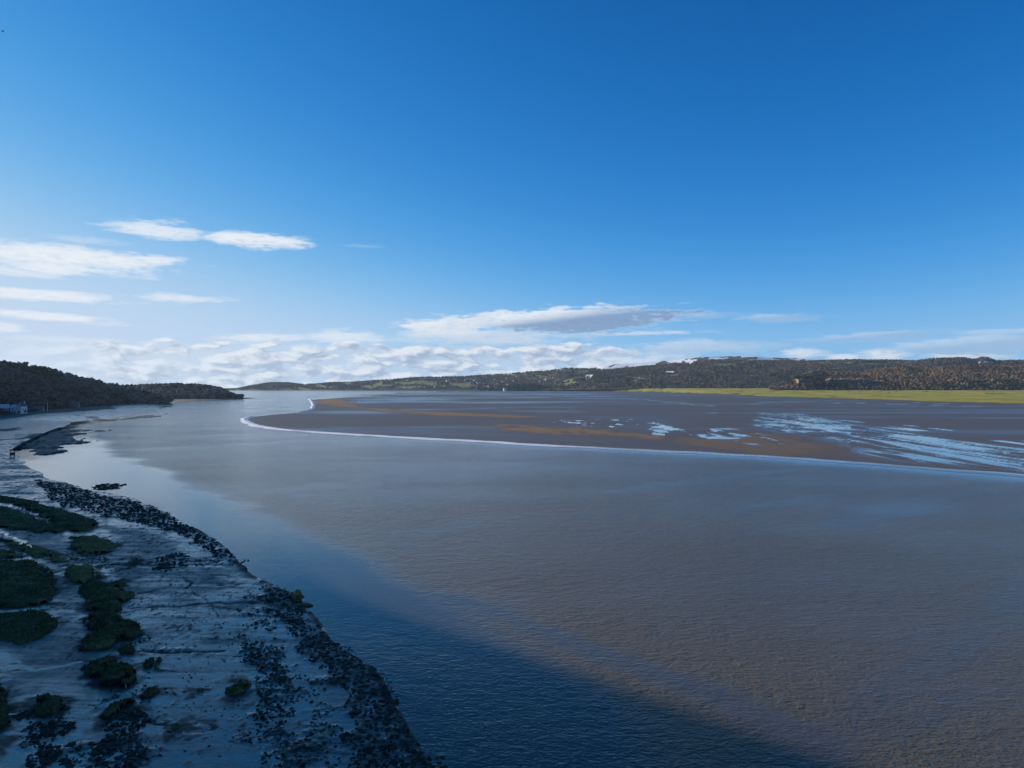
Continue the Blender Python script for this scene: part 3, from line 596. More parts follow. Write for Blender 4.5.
snow_hill = Hill('snowy_hilltop', [(575,372,6300),(603,365.2,6400),(633,363.8,6500),(660,361.0,6500),(682,359.8,6500),(726,357.6,6600),(742,356.6,6600),(760,357.2,6600),(812,358.9,6600),(900,361.6,6600),(1000,368,6600)],
    [(575,5300),(1000,5300)], 20, m_hill, 0, 12, 4, snow=lambda U_,V_,T: smooth(fbm(U_*1.0, V_*7, 13, 3), .34, .48)*.95*smooth(U_, 585, 600)*(1-smooth(U_,840,880)))
right_ridge = Hill('far_right_ridge', [(880,368,4300),(900,364.5,4400),(919,361,4500),(933,358.8,4500),(950,358.4,4500),(963,358,4500),(975,360,4500),(982,357.8,4500),(988,358.2,4500),(996,361.8,4500),(1010,360.8,4500),(1030,362,4500),(1250,363,4500)],
    [(880,3700),(1250,3700)], 30, m_hill, 8, 14, 3, snow=lambda U_,V_,T: np.where((U_ > 972)&(U_ < 994)&(V_ > 361.6)&(V_ < 363.4), .8, 0))
brown_hill = Hill('brown_wooded_hill', [(770,389,2850),(786,386,2900),(793,380.5,2950),(799,375,3000),(812,370.3,3050),(826,371.2,3100),(859,372.6,3150),(881,368.6,3150),(908,366.5,3150),(930,367.3,3150),(952,366.4,3150),(976,364.9,3150),(1000,365.6,3150),(1024,365.6,3150),(1300,364,3150)],
    [(770,2750),(1300,2650)], 15.5, m_warmhill, 8, 20, 3, rough=.2)
headland = Hill('left_headland', [(60,394,1700),(105,387.2,1720),(125,385.2,1740),(150,384.7,1750),(170,383.9,1750),(190,383.9,1740),(205,384.8,1720),(222,387.8,1680),(231,392,1650),(238,397.5,1620),(244,399,1600)],
    [(60,1540),(225,1545),(244,1570)], .2, m_hill, 9, 12, 3, power=.75)
knoll = Hill('wooded_knoll', [(478,389.6,4130),(500,387,4140),(512,384.5,4150),(528,383.4,4150),(540,384.5,4150),(549,387,4140),(556,389.6,4130)], [(478,4060),(556,4060)], .2, m_hill, 8, 8, 3)

# the hill on the left bank: rises beside the viewpoint (where it throws the shade) and runs out to a wooded point
tel = math.tan(R(SUN_EL)); dxs, dys = -sdir.x/math.hypot(sdir.x, sdir.y), -sdir.y/math.hypot(sdir.x, sdir.y)
SE = np.array([(-100,180),(20,58),(45,33),(57.6,19.6),(64.4,11.6),(74.6,-2.5),(87.8,-17),(101,-30),(120,-36),(158,-62),(225,-112),(390,-222),(600,-370),(800,-470)])
def ridge_h(xr, yr):
    L = np.linspace(60, 460, 1601); e = np.abs(np.interp(yr+dys*L, SE[:,0], SE[:,1])-11-xr-dxs*L)
    return float(L[np.argmin(e)])*tel
rows = []
for y_ in list(range(-420, 420, 10)) + [440,470,500,540,580]:
    fx = np.interp(y_, [-420,0,150,225,300,400,500,600], [-190,-120,-150,-190,-250,-330,-400,-445])
    rx = np.interp(y_, [-420,0,100,225,300,400,500,600], [-300,-250,-265,-310,-365,-450,-540,-600])
    rows.append(((fx,y_), (rx,y_), ridge_h(rx, y_)))
rows += [((-470,655),(-612,690),52.5), ((-508,775),(-640,880),50), ((-528,906),(-665,1000),45.5), ((-538,985),(-652,1080),31), ((-548,1092),(-632,1135),19), ((-566,1180),(-622,1178),11), ((-600,1240),(-640,1215),6), ((-660,1290),(-690,1240),4)]
HT = np.concatenate([np.linspace(0,1,22), 1+np.linspace(0,1,8)[1:]])
HX = np.array([[fx+(rx-fx)*q for q in HT] for (fx,fy),(rx,ry),h in rows]); HY = np.array([[fy+(ry-fy)*min(q,1) + 0*q for q in HT] for (fx,fy),(rx,ry),h in rows])
HS = np.where(HT <= 1, np.sin(np.clip(HT,0,1)*math.pi/2)**1.15, 1-.9*smooth(HT, 1, 2.2))
HZ = np.array([1.5+(h-1.5)*HS for _,_,h in rows]); nz_ = (fbm(HX, HY, 70, 4)-.5)*9*(np.sin(np.clip(HT,0,1)*math.pi)*(np.abs(HT-1) > .25))[None,:]; HZ = HZ+nz_*(HZ > 6); HZ[:,0] = -1
tag(mk('left_hill', np.stack([HX, HY, HZ], -1).reshape(-1,3), grid_faces(*HX.shape), m_lefthill, attrs=dict(field=HX.ravel()*0, snow=HX.ravel()*0)), kind='structure')
def left_pts(spacing, ymin):
    A = np.abs((HX[:-1,1:]-HX[:-1,:-1])*(HY[1:,:-1]-HY[:-1,:-1])); pr = np.where((HT[:-1] < 1.12)[None,:] & (HY[:-1,:-1] > ymin), A/spacing**2, 0)
    cnt = rng.poisson(pr); I, J = np.nonzero(cnt); rep = cnt[I,J]; I = np.repeat(I, rep); J = np.repeat(J, rep); a, b_ = rng.random(len(I)), rng.random(len(I))
    L = lambda Q: (Q[I,J]*(1-a)+Q[I+1,J]*a)*(1-b_)+(Q[I,J+1]*(1-a)+Q[I+1,J+1]*a)*b_
    return np.stack([L(HX), L(HY), L(HZ)], -1)

# ------------------------------------------------------------------ woods far away
wood('wood_on_town_hill', town_hill.scatter(19, .02, 1.05), 7, 12, 12, m_farwood, 'bare mixed woodland and gardens covering the far hill round the town', card=.55, seed=2)
wood('wood_on_long_hill', wood_hill.scatter(15, .0, 1.04), 8, 13, 13, m_farwood, 'dark bare wood covering the long hill below the snowy top', card=.55, seed=3)
wood('wood_on_right_ridge', right_ridge.scatter(15, .3, 1.04), 8, 12, 8, m_farwood, 'dark wood along the far ridge on the right', card=.55, seed=4)
bp = brown_hill.scatter(9.5, .0, 1.05, keep=lambda x, y: ~((y < 2900) & (np.abs(x/y*F+512-828) < 40) & (rng.random(len(x)) < .0)))
cx_ = []
for u0, u1, vt, D in ((792, 812, 376.6, 2790), (826, 862, 378.8, 2795), (864, 884, 380.6, 2805)):
    for k in range(int((u1-u0)*3.2)):
        u = random.uniform(u0, u1); y = D+random.uniform(6, 26); cx_.append(((u-512)/F*y, y, CAMH+(HOR-vt)/F*D-random.uniform(5.5, 10)))
    for k in range(int((u1-u0)*1.1)):
        u = random.uniform(u0, u1); y = D-random.uniform(14, 34); cx_.append(((u-512)/F*y, y, CAMH+(HOR-384)/F*D-random.uniform(5, 9)))
bp = np.vstack([bp, np.array(cx_)])
wood('wood_on_brown_hill', bp, 8, 13, 34, m_warm, 'warm brown winter wood covering the hill behind the green marsh', card=.36, seed=5)
wood('wood_on_left_headland', headland.scatter(8.5, .0, 1.06), 8, 12, 26, m_twig, 'brown bare wood covering the low headland beyond the left point', card=.4, seed=6)
wood('wood_on_knoll', knoll.scatter(11, 0, 1.1), 9, 13, 16, m_green, 'dark evergreen wood covering the small knoll by the far shore', card=.5, seed=7)

# pale limestone faces low on the brown hill
def cliff(u0, u1, v0, v1, D):
    """a broken face of buttresses that turn towards the light on their left sides"""
    x0, x1 = (u0-512)/F*D, (u1-512)/F*D; px_ = []; x = x0; g = random.Random(int(u0))
    while x < x1:
        w1, w2, dp = g.uniform(3,6), g.uniform(1,2.5), g.uniform(6,12); px_ += [(x, D+g.uniform(-2,3)), (x+w1, D-dp)]; x += w1+w2
    px_.append((x1, D+6)); rows_ = []
    for q, dd in ((0,-1),(.3,.5),(.55,-.5),(.8,.8),(1,1.5),(1,6),(.55,16)):
        rows_.append([(x+dd*.5*mnoise.noise((x*.1,q*4,2)), y+dd+1.6*mnoise.noise((x*.2,q*5,1)), CAMH+(HOR-(v1+(v0-v1)*q*(.80+.32*vn(np.array(x),np.array(3.0),9))))/F*D) for x, y in px_])
    Vc = np.array(rows_)
    return tag(mk('limestone_cliff', Vc.reshape(-1,3), grid_faces(*Vc.shape[:2]), m_cliff, smooth=False), kind='structure')
cliff(796.5, 811, 379.0, 383.5, 2790); cliff(827, 861, 378.6, 383.6, 2795); cliff(866, 882, 380.4, 383.5, 2805)

# ------------------------------------------------------------------ trees one can tell apart
def tube(pts, rad, sides=6):
    pts = np.asarray(pts, float); V_ = []; 
    for i, p_ in enumerate(pts):
        d = pts[min(i+1,len(pts)-1)]-pts[max(i-1,0)]; d /= np.linalg.norm(d)+1e-9
        a = np.cross(d, (0.3,.9,.1)); a /= np.linalg.norm(a)+1e-9; b_ = np.cross(d, a)
        for k in range(sides): th = 2*math.pi*k/sides; V_.append(p_+rad[i]*(a*math.cos(th)+b_*math.sin(th)))
    Fq = [(i*sides+k, i*sides+(k+1)%sides, (i+1)*sides+(k+1)%sides, (i+1)*sides+k) for i in range(len(pts)-1) for k in range(sides)]
    return np.array(V_), np.array(Fq)
def join(parts):
    Vs, Fs, n = [], [], 0
    for V_, F_ in parts: Vs.append(V_); Fs.append(F_+n); n += len(V_)
    return np.vstack(Vs), np.vstack(Fs)
def tree_meshes(seed, h, mat, cards, card, spread=.42):
    g = np.random.default_rng(seed); parts = [tube([(0,0,-.6),(.1,0,h*.2),(.15*g.normal(),.15*g.normal(),h*.55),(.3*g.normal(),.3*g.normal(),h*.9)], [h*.03,h*.024,h*.014,.03])]
    for k in range(9):
        th = g.random()*6.28; z0 = h*(.25+.4*g.random()); L = h*spread*(.6+.4*g.random()); e = np.array([math.cos(th), math.sin(th), .75])
        parts.append(tube([(0,0,z0), e*L*.5+(0,0,z0), e*L*(1,1,1.25)+(0,0,z0)], [h*.012,h*.008,.03], 4))
    tv, tf = join(parts)
    # clumps of twigs so that the crown has lobes and gaps
    nc = 11; cl = g.normal(size=(nc,3)); cl /= np.linalg.norm(cl,axis=1)[:,None]; cl *= (g.random((nc,1))**.4)*.72
    ctr = cl*np.array([h*spread, h*spread, h*.36])+np.array([0,0,h*.62])
    cv, cf, ct = crowns(ctr-np.array([0,0,h*.11]), np.full(nc, h*.2), np.full(nc, h*spread*.46), cards//nc, np.clip(.35+.3*g.normal(size=nc)*.6, 0, 1), card, seed)
    return (tv, tf), (cv, cf, ct)
KINDS = {}
def tree_kind(key, seeds, h, mat, cards, card, spread=.42):
    out = []
    for sd_ in seeds:
        (tv, tf), (cv, cf, ct) = tree_meshes(sd_, h, mat, cards, card, spread)
        r = empty('bare_tree'); mk('trunk', tv, tf, m_bark, r); mk('crown', cv, cf, mat, r, attrs=dict(tone=ct), smooth=False); out.append(r)
    KINDS[key] = [out, [False]*len(out)]
def put_tree(key, loc, sc, label, group, name='bare_tree', rz=None, cat='tree'):
    protos, used = KINDS[key]; i = random.randrange(len(protos)); p_ = protos[i]
    if not used[i]: used[i] = True; r = p_
    else:
        r = p_.copy(); COL.objects.link(r)
        for ch in p_.children: c = ch.copy(); COL.objects.link(c); c.parent = r
    r.name = name; r.location = loc; r.rotation_euler = (0,0,random.uniform(0,6.28) if rz is None else rz); r.scale = (sc*random.uniform(.85,1.15), sc*random.uniform(.85,1.15), sc)
    return tag(r, label, cat, group)
tree_kind('bare', (11,12,13,14,15,16), 10.0, m_twig, 420, .30)
tree_kind('warm', (21,22,23), 8.0, m_warm, 200, .42, .5)
tree_kind('ever', (31,), 11.0, m_green, 420, .34, .34)
lp = left_pts(7.6, 560); lu = lp[:,0]/lp[:,1]*F+512; inn = (lu > -40) & (lp[:,1] > 640)
cand = lp[inn]; order = np.argsort(np.hypot(cand[:,0], cand[:,1]) + np.where(cand[:,0]/cand[:,1]*F+512 < -8, 900, 0)); cand = cand[order]
n_ind = 290
for x, y, z in cand[:n_ind]:
    put_tree('bare', (x, y, z-.2), random.uniform(.6,1.3), 'bare winter tree in the dark wood on the hillside of the left bank', 'bare trees of the wood on the left bank')
rest = np.vstack([cand[n_ind:], lp[(~inn)]])
wood('wood_on_left_hill', rest, 6, 13, 84, m_twig, 'dark leafless wood covering the hill of the left bank up to its skyline', card=.27, seed=8)
for u, v, key, sc, lab in ((25.5,360.5,'ever',1.15,'round dark tree standing above the skyline of the left hill near the photo edge'), (99,379.5,'ever',1.0,'tall dark tree at the right end of the left hill skyline, just before it drops')):
    D = 985 if u < 50 else 1085; x, y, z = UZ(u, v, D); put_tree(key, (x, y, z-11*sc), sc, lab, None, 'evergreen_tree')
for k in range(112):
    u = 590+(k+random.random())*4.25; D = random.uniform(2620, 2720) if u > 700 else random.uniform(3300, 3420); D = D if u > 790 else (3390 if u > 690 else 3560)
    x = (u-512)/F*D; put_tree('warm', (x, D, max(zg(x, D), 0)-.3), random.uniform(.6,1.5), 'brown leafless tree in the row along the back of the green marsh', 'bare trees along the back of the marsh', 'marsh_edge_tree')

# ------------------------------------------------------------------ houses
def box(x0,x1,y0,y1,z0,z1):
    V_ = np.array([(x,y,z) for z in (z0,z1) for x,y in ((x0,y0),(x1,y0),(x1,y1),(x0,y1))], float)
    return V_, np.array([(3,2,1,0),(4,5,6,7),(0,1,5,4),(1,2,6,5),(2,3,7,6),(3,0,4,7)])
def gable_walls(L, Wd, h, rh):
    V_ = np.array([(-L/2,-Wd/2,-1),(L/2,-Wd/2,-1),(L/2,Wd/2,-1),(-L/2,Wd/2,-1),(-L/2,-Wd/2,h),(L/2,-Wd/2,h),(L/2,Wd/2,h),(-L/2,Wd/2,h),(-L/2,0,h+rh),(L/2,0,h+rh)], float)
    Fq = np.array([(0,1,5,4),(2,3,7,6),(1,2,6,5),(3,0,4,7),(5,6,9,9),(7,4,8,8)]); return V_, Fq
def roof_slab(L, Wd, h, rh, ov=.35, th=.22):
    y = Wd/2+ov; zl = h-rh*ov/(Wd/2); parts = []
    for s_ in (1,-1):
        V_ = np.array([(-L/2-ov, s_*y, zl),(L/2+ov, s_*y, zl),(L/2+ov, 0, h+rh),(-L/2-ov, 0, h+rh)], float)+np.array([0,0,.03])
        V2 = V_+np.array([0,0,th]); Fq = np.array([(0,1,2,3),(7,6,5,4),(0,4,5,1),(1,5,6,2),(2,6,7,3),(3,7,4,0)]); parts.append((np.vstack([V_,V2]), Fq))
    return join(parts)
def tri_ok(Vf):  # split the gables' degenerate quads into real triangles
    V_, Fq = Vf; f = []
    for q in Fq: f.append((q[0],q[1],q[2])); (q[2] != q[3]) and f.append((q[0],q[2],q[3]))
    return V_, np.array(f)
def house(name, loc, rz, L, Wd, h, rh, wall_m, roof_m, label, wins, chims=(), door=None):
    r = tag(empty(name, loc, rz), label, 'house')
    V_, Fq = tri_ok(gable_walls(L, Wd, h, rh)); mk('wall', V_, Fq, wall_m, r, smooth=False)
    rv, rf = roof_slab(L, Wd, h, rh); ro = mk('roof', rv, rf, roof_m, r, smooth=False)
    for cx in chims:
        cv, cf = join([box(cx-.5,cx+.5,-.4,.4,h+rh-.6,h+rh+1.5), box(cx-.6,cx+.6,-.5,.5,h+rh+1.5,h+rh+1.7), box(cx-.3,cx-.05,-.12,.12,h+rh+1.7,h+rh+2.1), box(cx+.1,cx+.35,-.12,.12,h+rh+1.7,h+rh+2.1)])
        mk('chimney', cv, cf, wall_m, ro, smooth=False)
    for wx, wz, face in wins:
        if face == 'f': B = lambda w_, d0, d1, a, b_: box(wx-w_, wx+w_, -Wd/2-d1, -Wd/2-d0, wz+a, wz+b_)
        else: B = lambda w_, d0, d1, a, b_: box(L/2+d0, L/2+d1, wx-w_, wx+w_, wz+a, wz+b_)
        wv, wf = join([B(.62,0,.06,-.75,-.65), B(.62,0,.06,.65,.75), B(.04,0,.05,-.65,.65)]); wi = mk('window', wv, wf, m_paint, r, smooth=False)
        pv, pf = B(.58,.005,.03,-.65,.65); mk('pane', pv, pf, m_glass, wi, smooth=False)
    if door is not None:
        dv, df = box(door-.5, door+.5, -Wd/2-.06, -Wd/2-.003, 0, 2.05); mk('door', dv, df, m_wood, r, smooth=False)
    return r
def gp(u, D): x = (u-512)/F*D; return (x, D, zg(x, D))
hx, hy, hz = gp(2.5, 655); house('house', (hx,hy,3.2), R(38), 10, 7.5, 6.2, 3.2, m_stone, m_slate, 'grey stone house with a pale roof at the left edge, below the wood', [(-3.4,1.6,'f'),(-.4,1.6,'f'),(3.6,1.6,'f'),(-3.4,4.6,'f'),(0,4.6,'f'),(3.4,4.6,'f'),(0,1.8,'s'),(0,4.6,'s')], (3.8,), 1.6)
hx, hy, hz = gp(16.5, 690); house('house', (hx,hy,3.2), R(12), 8, 6.5, 5.6, 2.6, m_white, m_slate, 'white gabled house with a pale roof, right of the grey stone house', [(-2,1.6,'f'),(2,1.6,'f'),(-2,4.2,'f'),(2,4.2,'f'),(0,1.8,'s'),(0,4.2,'s')], (3.4,), 0)
hx, hy, hz = gp(22, 672); house('house', (hx,hy,3.2), R(80), 7.0, 4.6, 7.4, 2.4, m_white, m_dslate, 'narrow tall white house end facing the shore beside the white gabled house', [(0,1.8,'s'),(0,5.2,'s'),(-1.2,4.4,'f'),(1.6,4.4,'f')], (2.6,), None)
hx, hy, hz = gp(39, 735); house('boat_shed', (hx,hy,3.4), R(8), 9, 5.5, 3.4, 1.7, m_stone, m_greyroof, 'low stone shed with a grey roof standing by the thin white pole', [(-2.5,1.6,'f'),(2.5,1.6,'f')], (), 0)
hx, hy, hz = gp(30, 720); house('boat_shed', (hx,hy,3.2), R(10), 6, 5, 2.6, 1.5, m_wood, m_dslate, 'small dark wooden shed between the white houses and the stone shed', [(-1.5,1.4,'f')], (), 1)
hx, hy, hz = gp(75.5, 850); house('cottage', (hx,hy,3.0), R(15), 8, 6, 4.6, 2.2, m_stone, m_greyroof, 'lone small cottage at the foot of the dark wood', [(-2,1.6,'f'),(2,1.6,'f'),(-2,3.7,'f'),(2,3.7,'f')], (3.2,), 0)
for u, D, sc_ in ((3,624,.34),(8,632,.40),(14.5,641,.30),(19,648,.36),(25,655,.42),(30,668,.36),(36,690,.44)):
    x = (u-512)/F*D; put_tree('bare', (x, D, max(zg(x, D), .5)), sc_, 'small bare tree among the houses and sheds of the left shore', 'small trees among the shore houses', 'garden_tree')
for k in range(9):
    u = (-2, 5.5, 10.5, 27, 34, 45, 55, 63, 70)[k]; D = (635, 640, 652, 690, 705, 745, 770, 792, 806)[k]; x = (u-512)/F*D
    put_tree('bare', (x, D, 2.4), random.uniform(.38,.66), 'small bare tree among the houses and sheds of the left shore', 'small trees among the shore houses', 'garden_tree')
# white pole by the shed
px, py, pz = gp(47.5, 740); r = tag(empty('flagpole', (px, py, 2.6)), 'thin white pole standing on the shore at the right end of the sheds', 'pole')
v_, f_ = tube([(0,0,-1),(0,0,5),(0,0,10.4)], [.20,.17,.12], 8); mk('mast', v_, f_, m_paint, r)
v_, f_ = tube([(-.9,0,8.6),(0,0,8.62),(.9,0,8.6)], [.06,.08,.06], 6); mk('crossbar', v_, f_, m_paint, r); v_, f_ = box(-.4,.4,-.4,.4,-1,.3); mk('footing', v_, f_, m_stone, r, smooth=False)
# sea wall along the foot of the houses
sw = resample([(-475,600),(-462,640),(-466,690),(-474,740),(-484,790),(-494,835)], 2.0)
prof_ = [(.35,-1),(.30,1.2),(.25,2.9),(.45,2.95),(.45,3.25),(-.45,3.25),(-.45,-1)]
tn_ = np.gradient(sw, axis=0); tn_ /= np.linalg.norm(tn_,axis=1)[:,None]; nn_ = np.stack([tn_[:,1], -tn_[:,0]], -1)
V_ = np.stack([np.column_stack([sw+nn_*o_+ (0 if h_ > 2.9 else 1)*np.stack([fbm(sw[:,0],sw[:,1],3,2)*.2]*2,-1), np.full(len(sw), h_)]) for o_, h_ in prof_], 0)
tag(mk('sea_wall', V_.reshape(-1,3), grid_faces(*V_.shape[:2])[:, ::-1], m_stone, smooth=False), 'long grey stone sea wall below the houses and sheds on the left shore', 'wall')
# stone groyne running out over the mud
gl = resample(PL([(15.5,449.5),(24,444),(35,438.3),(48,432.5),(60,428)], .4), 1.2); gw = 1.0
tn_ = np.gradient(gl, axis=0); tn_ /= np.linalg.norm(tn_,axis=1)[:,None]; nn_ = np.stack([tn_[:,1], -tn_[:,0]], -1); V_ = []
for o_, h_ in ((-2.2,-.4),(-1.4,.55),(-.6,.95),(.5,1.0),(1.5,.5),(2.6,-.4)):
    e_ = (fbm(gl[:,0]+o_*3, gl[:,1], 1.8, 3)-.5); V_.append(np.column_stack([gl+nn_*(o_*.95+e_*2.2)[:,None], h_*.8+e_*1.2+.15]))
V_ = np.stack(V_, 0); tag(mk('stone_groyne', V_.reshape(-1,3), grid_faces(*V_.shape[:2]), m_rock, smooth=False), 'long low dark stone groyne slanting across the mud below the houses', 'groyne')
# outfall frame at the groyne's near end
ox, oy = P(12.5, 455.5, .6); r = tag(empty('outfall_frame', (ox, oy, .4), R(10)), 'small dark timber frame standing on the mud at the near end of the stone groyne', 'frame')
for s_ in (-1,1): v_, f_ = box(s_*.85-.12,s_*.85+.12,-.12,.12,-.6,2.5); mk('post', v_, f_, m_wood, r, smooth=False)
v_, f_ = box(-1.15,1.15,-.09,.09,2.5,2.72); mk('crossbeam', v_, f_, m_wood, r, smooth=False); v_, f_ = box(-.73,.73,-.05,.05,.2,1.5); mk('board', v_, f_, m_wood, r, smooth=False)

# the town on the far hill
def on_hill(H, u, v):
    d = np.abs(H.U-u)*1.0+np.abs(H.V-v)*2.2+np.where(H.T > 1.0, 50, 0); i, j = np.unravel_index(np.argmin(d), d.shape); return H.X[i,j], H.Y[i,j], H.Z[i,j]
def far_house_mesh(L, Wd, h, rh, roof_m):
    a = tri_ok(gable_walls(L, Wd, h, rh)); b_ = tri_ok(roof_slab(L, Wd, h, rh, .5, .4)); c_ = tri_ok(box(L*.3-.5,L*.3+.5,-.4,.4,h+rh-.3,h+rh+1.6)); V_, Fq = join([a, b_, c_])
    mi = np.concatenate([np.zeros(len(a[1])), np.ones(len(b_[1])), np.zeros(len(c_[1]))]); o = mk('town_house', V_, Fq, smooth=False, mats=[m_cream, roof_m], midx=mi); return o
fp = [far_house_mesh(11,9,6,3.4,m_dslate), far_house_mesh(15,9,8,4,m_slate), far_house_mesh(9,8,5.5,3.2,m_dslate)]; fused = [False]*3
def far_house(x, y, z, label, group, sc=1.0, i=None):
    i = random.randrange(3) if i is None else i
    if not fused[i]: fused[i] = True; o = fp[i]
    else: o = fp[i].copy(); COL.objects.link(o)
    o.location = (x, y, z); o.rotation_euler = (0,0,random.uniform(-1.2,.6)); o.scale = (sc,sc,sc); return tag(o, label, 'house', group)
spots = []
tries = 0
while len(spots) < 78 and tries < 5000:
    tries += 1; u = random.gauss(505, 36) if random.random() < .6 else random.uniform(395, 600); v = random.uniform(377.5, 388.6)
    topv = np.interp(u, [395,455,500,546,600], [381,379,377,376,378]); 
    if v < topv+.8 or u > 612 or (510 < u < 552 and v > 382.5): continue
    if u > 560 and v < 383: continue
    if all(abs(u-a) > 2.6 or abs(v-b_) > 1.1 for a, b_ in spots): spots.append((u, v))
for u, v in spots:
    x, y, z = on_hill(town_hill, u, v); far_house(x+random.uniform(-5,5), y-18, z+2.5, 'small pale house among many on the slope of the far town', 'houses of the far town', random.uniform(.45,.8))
x, y, z = UZ(505, 389.2, 4040); far_house(x, y, .5, 'largest white house of the far shore, at the left foot of the dark wooded knoll', None, 1.3, 1)
x, y, z = UZ(571.5, 389.0, 3980); far_house(x, y, 4, 'long white house by the water right of the dark wooded knoll', None, 1.6, 1)
x, y, z = UZ(565, 389.2, 3990); far_house(x, y, 3, 'smaller white house just left of the long white house by the water', None, 1.0, 0)
x, y, z = UZ(683, 363.3, 4960); far_house(x, y, z-2, 'white farmhouse high on the skyline of the long snowy hill', None, 1.6, 1)

# ------------------------------------------------------------------ turf hummocks of the near shore
def zgv(x, y):
    a = np.degrees(np.arctan2(x, y)); r = np.hypot(x, y)
    i = np.clip(np.searchsorted(gr_r, r), 1, len(gr_r)-1); j = np.clip(np.searchsorted(gr_a, a), 1, len(gr_a)-1)
    return np.minimum.reduce([Z[i,j], Z[i-1,j], Z[i,j-1]])
def hummock(poly, hmax, olive_, label, idx):
    g_ = PL(poly, .75); c_ = g_.mean(0); Dm = np.hypot(*c_); st = float(np.clip(Dm*.0026, .14, .5)); z0 = .12
    x0, y0 = g_.min(0)-1.5; x1, y1 = g_.max(0)+1.5; nx, ny = int((x1-x0)/st)+2, int((y1-y0)/st)+2
    gx_, gy_ = np.meshgrid(np.linspace(x0,x1,nx), np.linspace(y0,y1,ny)); jx = (fbm(gx_,gy_,2.4,5,.62)-.5)*2.6*min(1,Dm/110+.15)+.25+Dm*.0014
    d = sdist(gx_, gy_, g_)+jx; hmax = hmax*.72; d = d-1.5*(1-smooth(np.abs(fbm(gx_+13,gy_*1.1,5.5,4,.55)-.5), .012, .05))*smooth(sdist(gx_,gy_,g_), 6, .5)-.5*(1-smooth(np.abs(fbm(gx_+43,gy_,3.2,3)-.5), .0, .03)); e = smooth(d, -.05, .55+.3*st); lumps = fbm(gx_, gy_, 1.1, 4, .6)*.75+fbm(gx_, gy_, 4.5, 2)*.6
    creek = smooth(np.abs(fbm(gx_+31,gy_,7,3)-.5), .0, .035)
    zz = zgv(gx_, gy_)-.5+e*(.62+hmax*(.5+.75*lumps)*(.45+.55*smooth(d, 0, 2.2))*(.6+.4*creek))
    idv = (d > -.35); fq = grid_faces(ny, nx); fq = fq[idv.ravel()[fq].all(1)]; useful = np.unique(fq); rm = -np.ones(nx*ny, int); rm[useful] = np.arange(len(useful))
    V_ = np.stack([gx_, gy_, zz], -1).reshape(-1,3)[useful]; cc = np.array([c_[0], c_[1], 0])
    ol = np.clip(olive_*(.4+1.2*fbm(V_[:,0],V_[:,1],3.5,3)) + (fbm(V_[:,0]+8,V_[:,1]*2,6,3)-.52)*2.2, 0, 1)
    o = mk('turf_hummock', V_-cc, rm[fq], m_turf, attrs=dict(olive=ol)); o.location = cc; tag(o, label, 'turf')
    # tufts of blades on top
    top_ = np.where((e.ravel() > .9) & (d.ravel() > .25))[0]
    if len(top_):
        n = int(min(5200, len(top_)*2.2)); k = rng.choice(top_, n); bx = gx_.ravel()[k]+rng.uniform(-st,st,n)*.7; by = gy_.ravel()[k]+rng.uniform(-st,st,n)*.7; bz = zz.ravel()[k]-.04
        th = rng.uniform(0,6.28,n); hh = rng.uniform(.07,.24,n)*(.6+.5*min(1,Dm/100))*(.4+1.2*fbm(bx,by,1.2,3)); wd_ = hh*rng.uniform(.35,.7,n); ln = rng.normal(0,.10,(n,2))
        q = np.stack([np.column_stack([bx-np.cos(th)*wd_, by-np.sin(th)*wd_, bz]), np.column_stack([bx+np.cos(th)*wd_, by+np.sin(th)*wd_, bz]), np.column_stack([bx+ln[:,0], by+ln[:,1], bz+hh])], 1).reshape(-1,3)
        tn2 = np.repeat(np.clip(olive_*.95+rng.normal(.2,.16,n), 0, 1), 3)
        tag(mk('grass', q-cc, np.arange(len(q)).reshape(-1,3), m_blade, o, attrs=dict(tone=tn2), smooth=False), kind='stuff')
    return o
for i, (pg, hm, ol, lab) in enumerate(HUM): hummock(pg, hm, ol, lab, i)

# ------------------------------------------------------------------ rocks along the water's edge
def ico(sub):
    import bmesh
    bm = bmesh.new(); bmesh.ops.create_icosphere(bm, subdivisions=sub, radius=1); V_ = np.array([v.co[:] for v in bm.verts]); Fq = np.array([[v.index for v in f.verts] for f in bm.faces]); bm.free(); return V_, Fq
IV, IF = ico(2); IV1, IF1 = ico(1)
def rock_shape(V0, seed, rough=.45):
    n = np.array([mnoise.noise(Vector(p_)*1.3+Vector((seed*7.1,0,0)))+.5*mnoise.noise(Vector(p_)*3.1+Vector((0,seed*3.3,0))) for p_ in V0])
    V_ = V0*(1+rough*n)[:,None]; V_[:,2] *= .5
    g = np.random.default_rng(seed)
    for _ in range(4):   # broken flat faces
        d = g.normal(size=3); d /= np.linalg.norm(d); e_ = V_@d; V_ -= np.outer(np.clip(e_-.72, 0, None), d)
    return V_
near_rocks = [mk('weedy_rock', rock_shape(IV, k), IF, m_rock, smooth=False) for k in range(8)]; rused = [False]*8
shp1 = [rock_shape(IV1, 40+k) for k in range(10)]
RK = []
for pg, dn, th, (s0, s1) in ROCKP:
    g_ = PL(pg, .3); x0, y0 = g_.min(0); x1, y1 = g_.max(0); n = int((x1-x0)*(y1-y0)*dn*2.6); th -= .05; s0 *= .62; s1 *= .72; x = rng.uniform(x0,x1,n); y = rng.uniform(y0,y1,n)
    k = (sdist(x, y, g_)+(fbm(x,y,3,3)-.5)*4 > 0) & (fbm(x*.75, y, 1.6, 5, .72)+rng.normal(0,.12,n) > th); x, y = x[k], y[k]; s_ = s0+(s1-s0)*rng.random(len(x))**2.2
    RK += [(a, b_, c_) for a, b_, c_ in zip(x, y, s_)]
RK = np.array(RK); order = np.argsort(-RK[:,2]/np.hypot(RK[:,0], RK[:,1])); RK = RK[order]
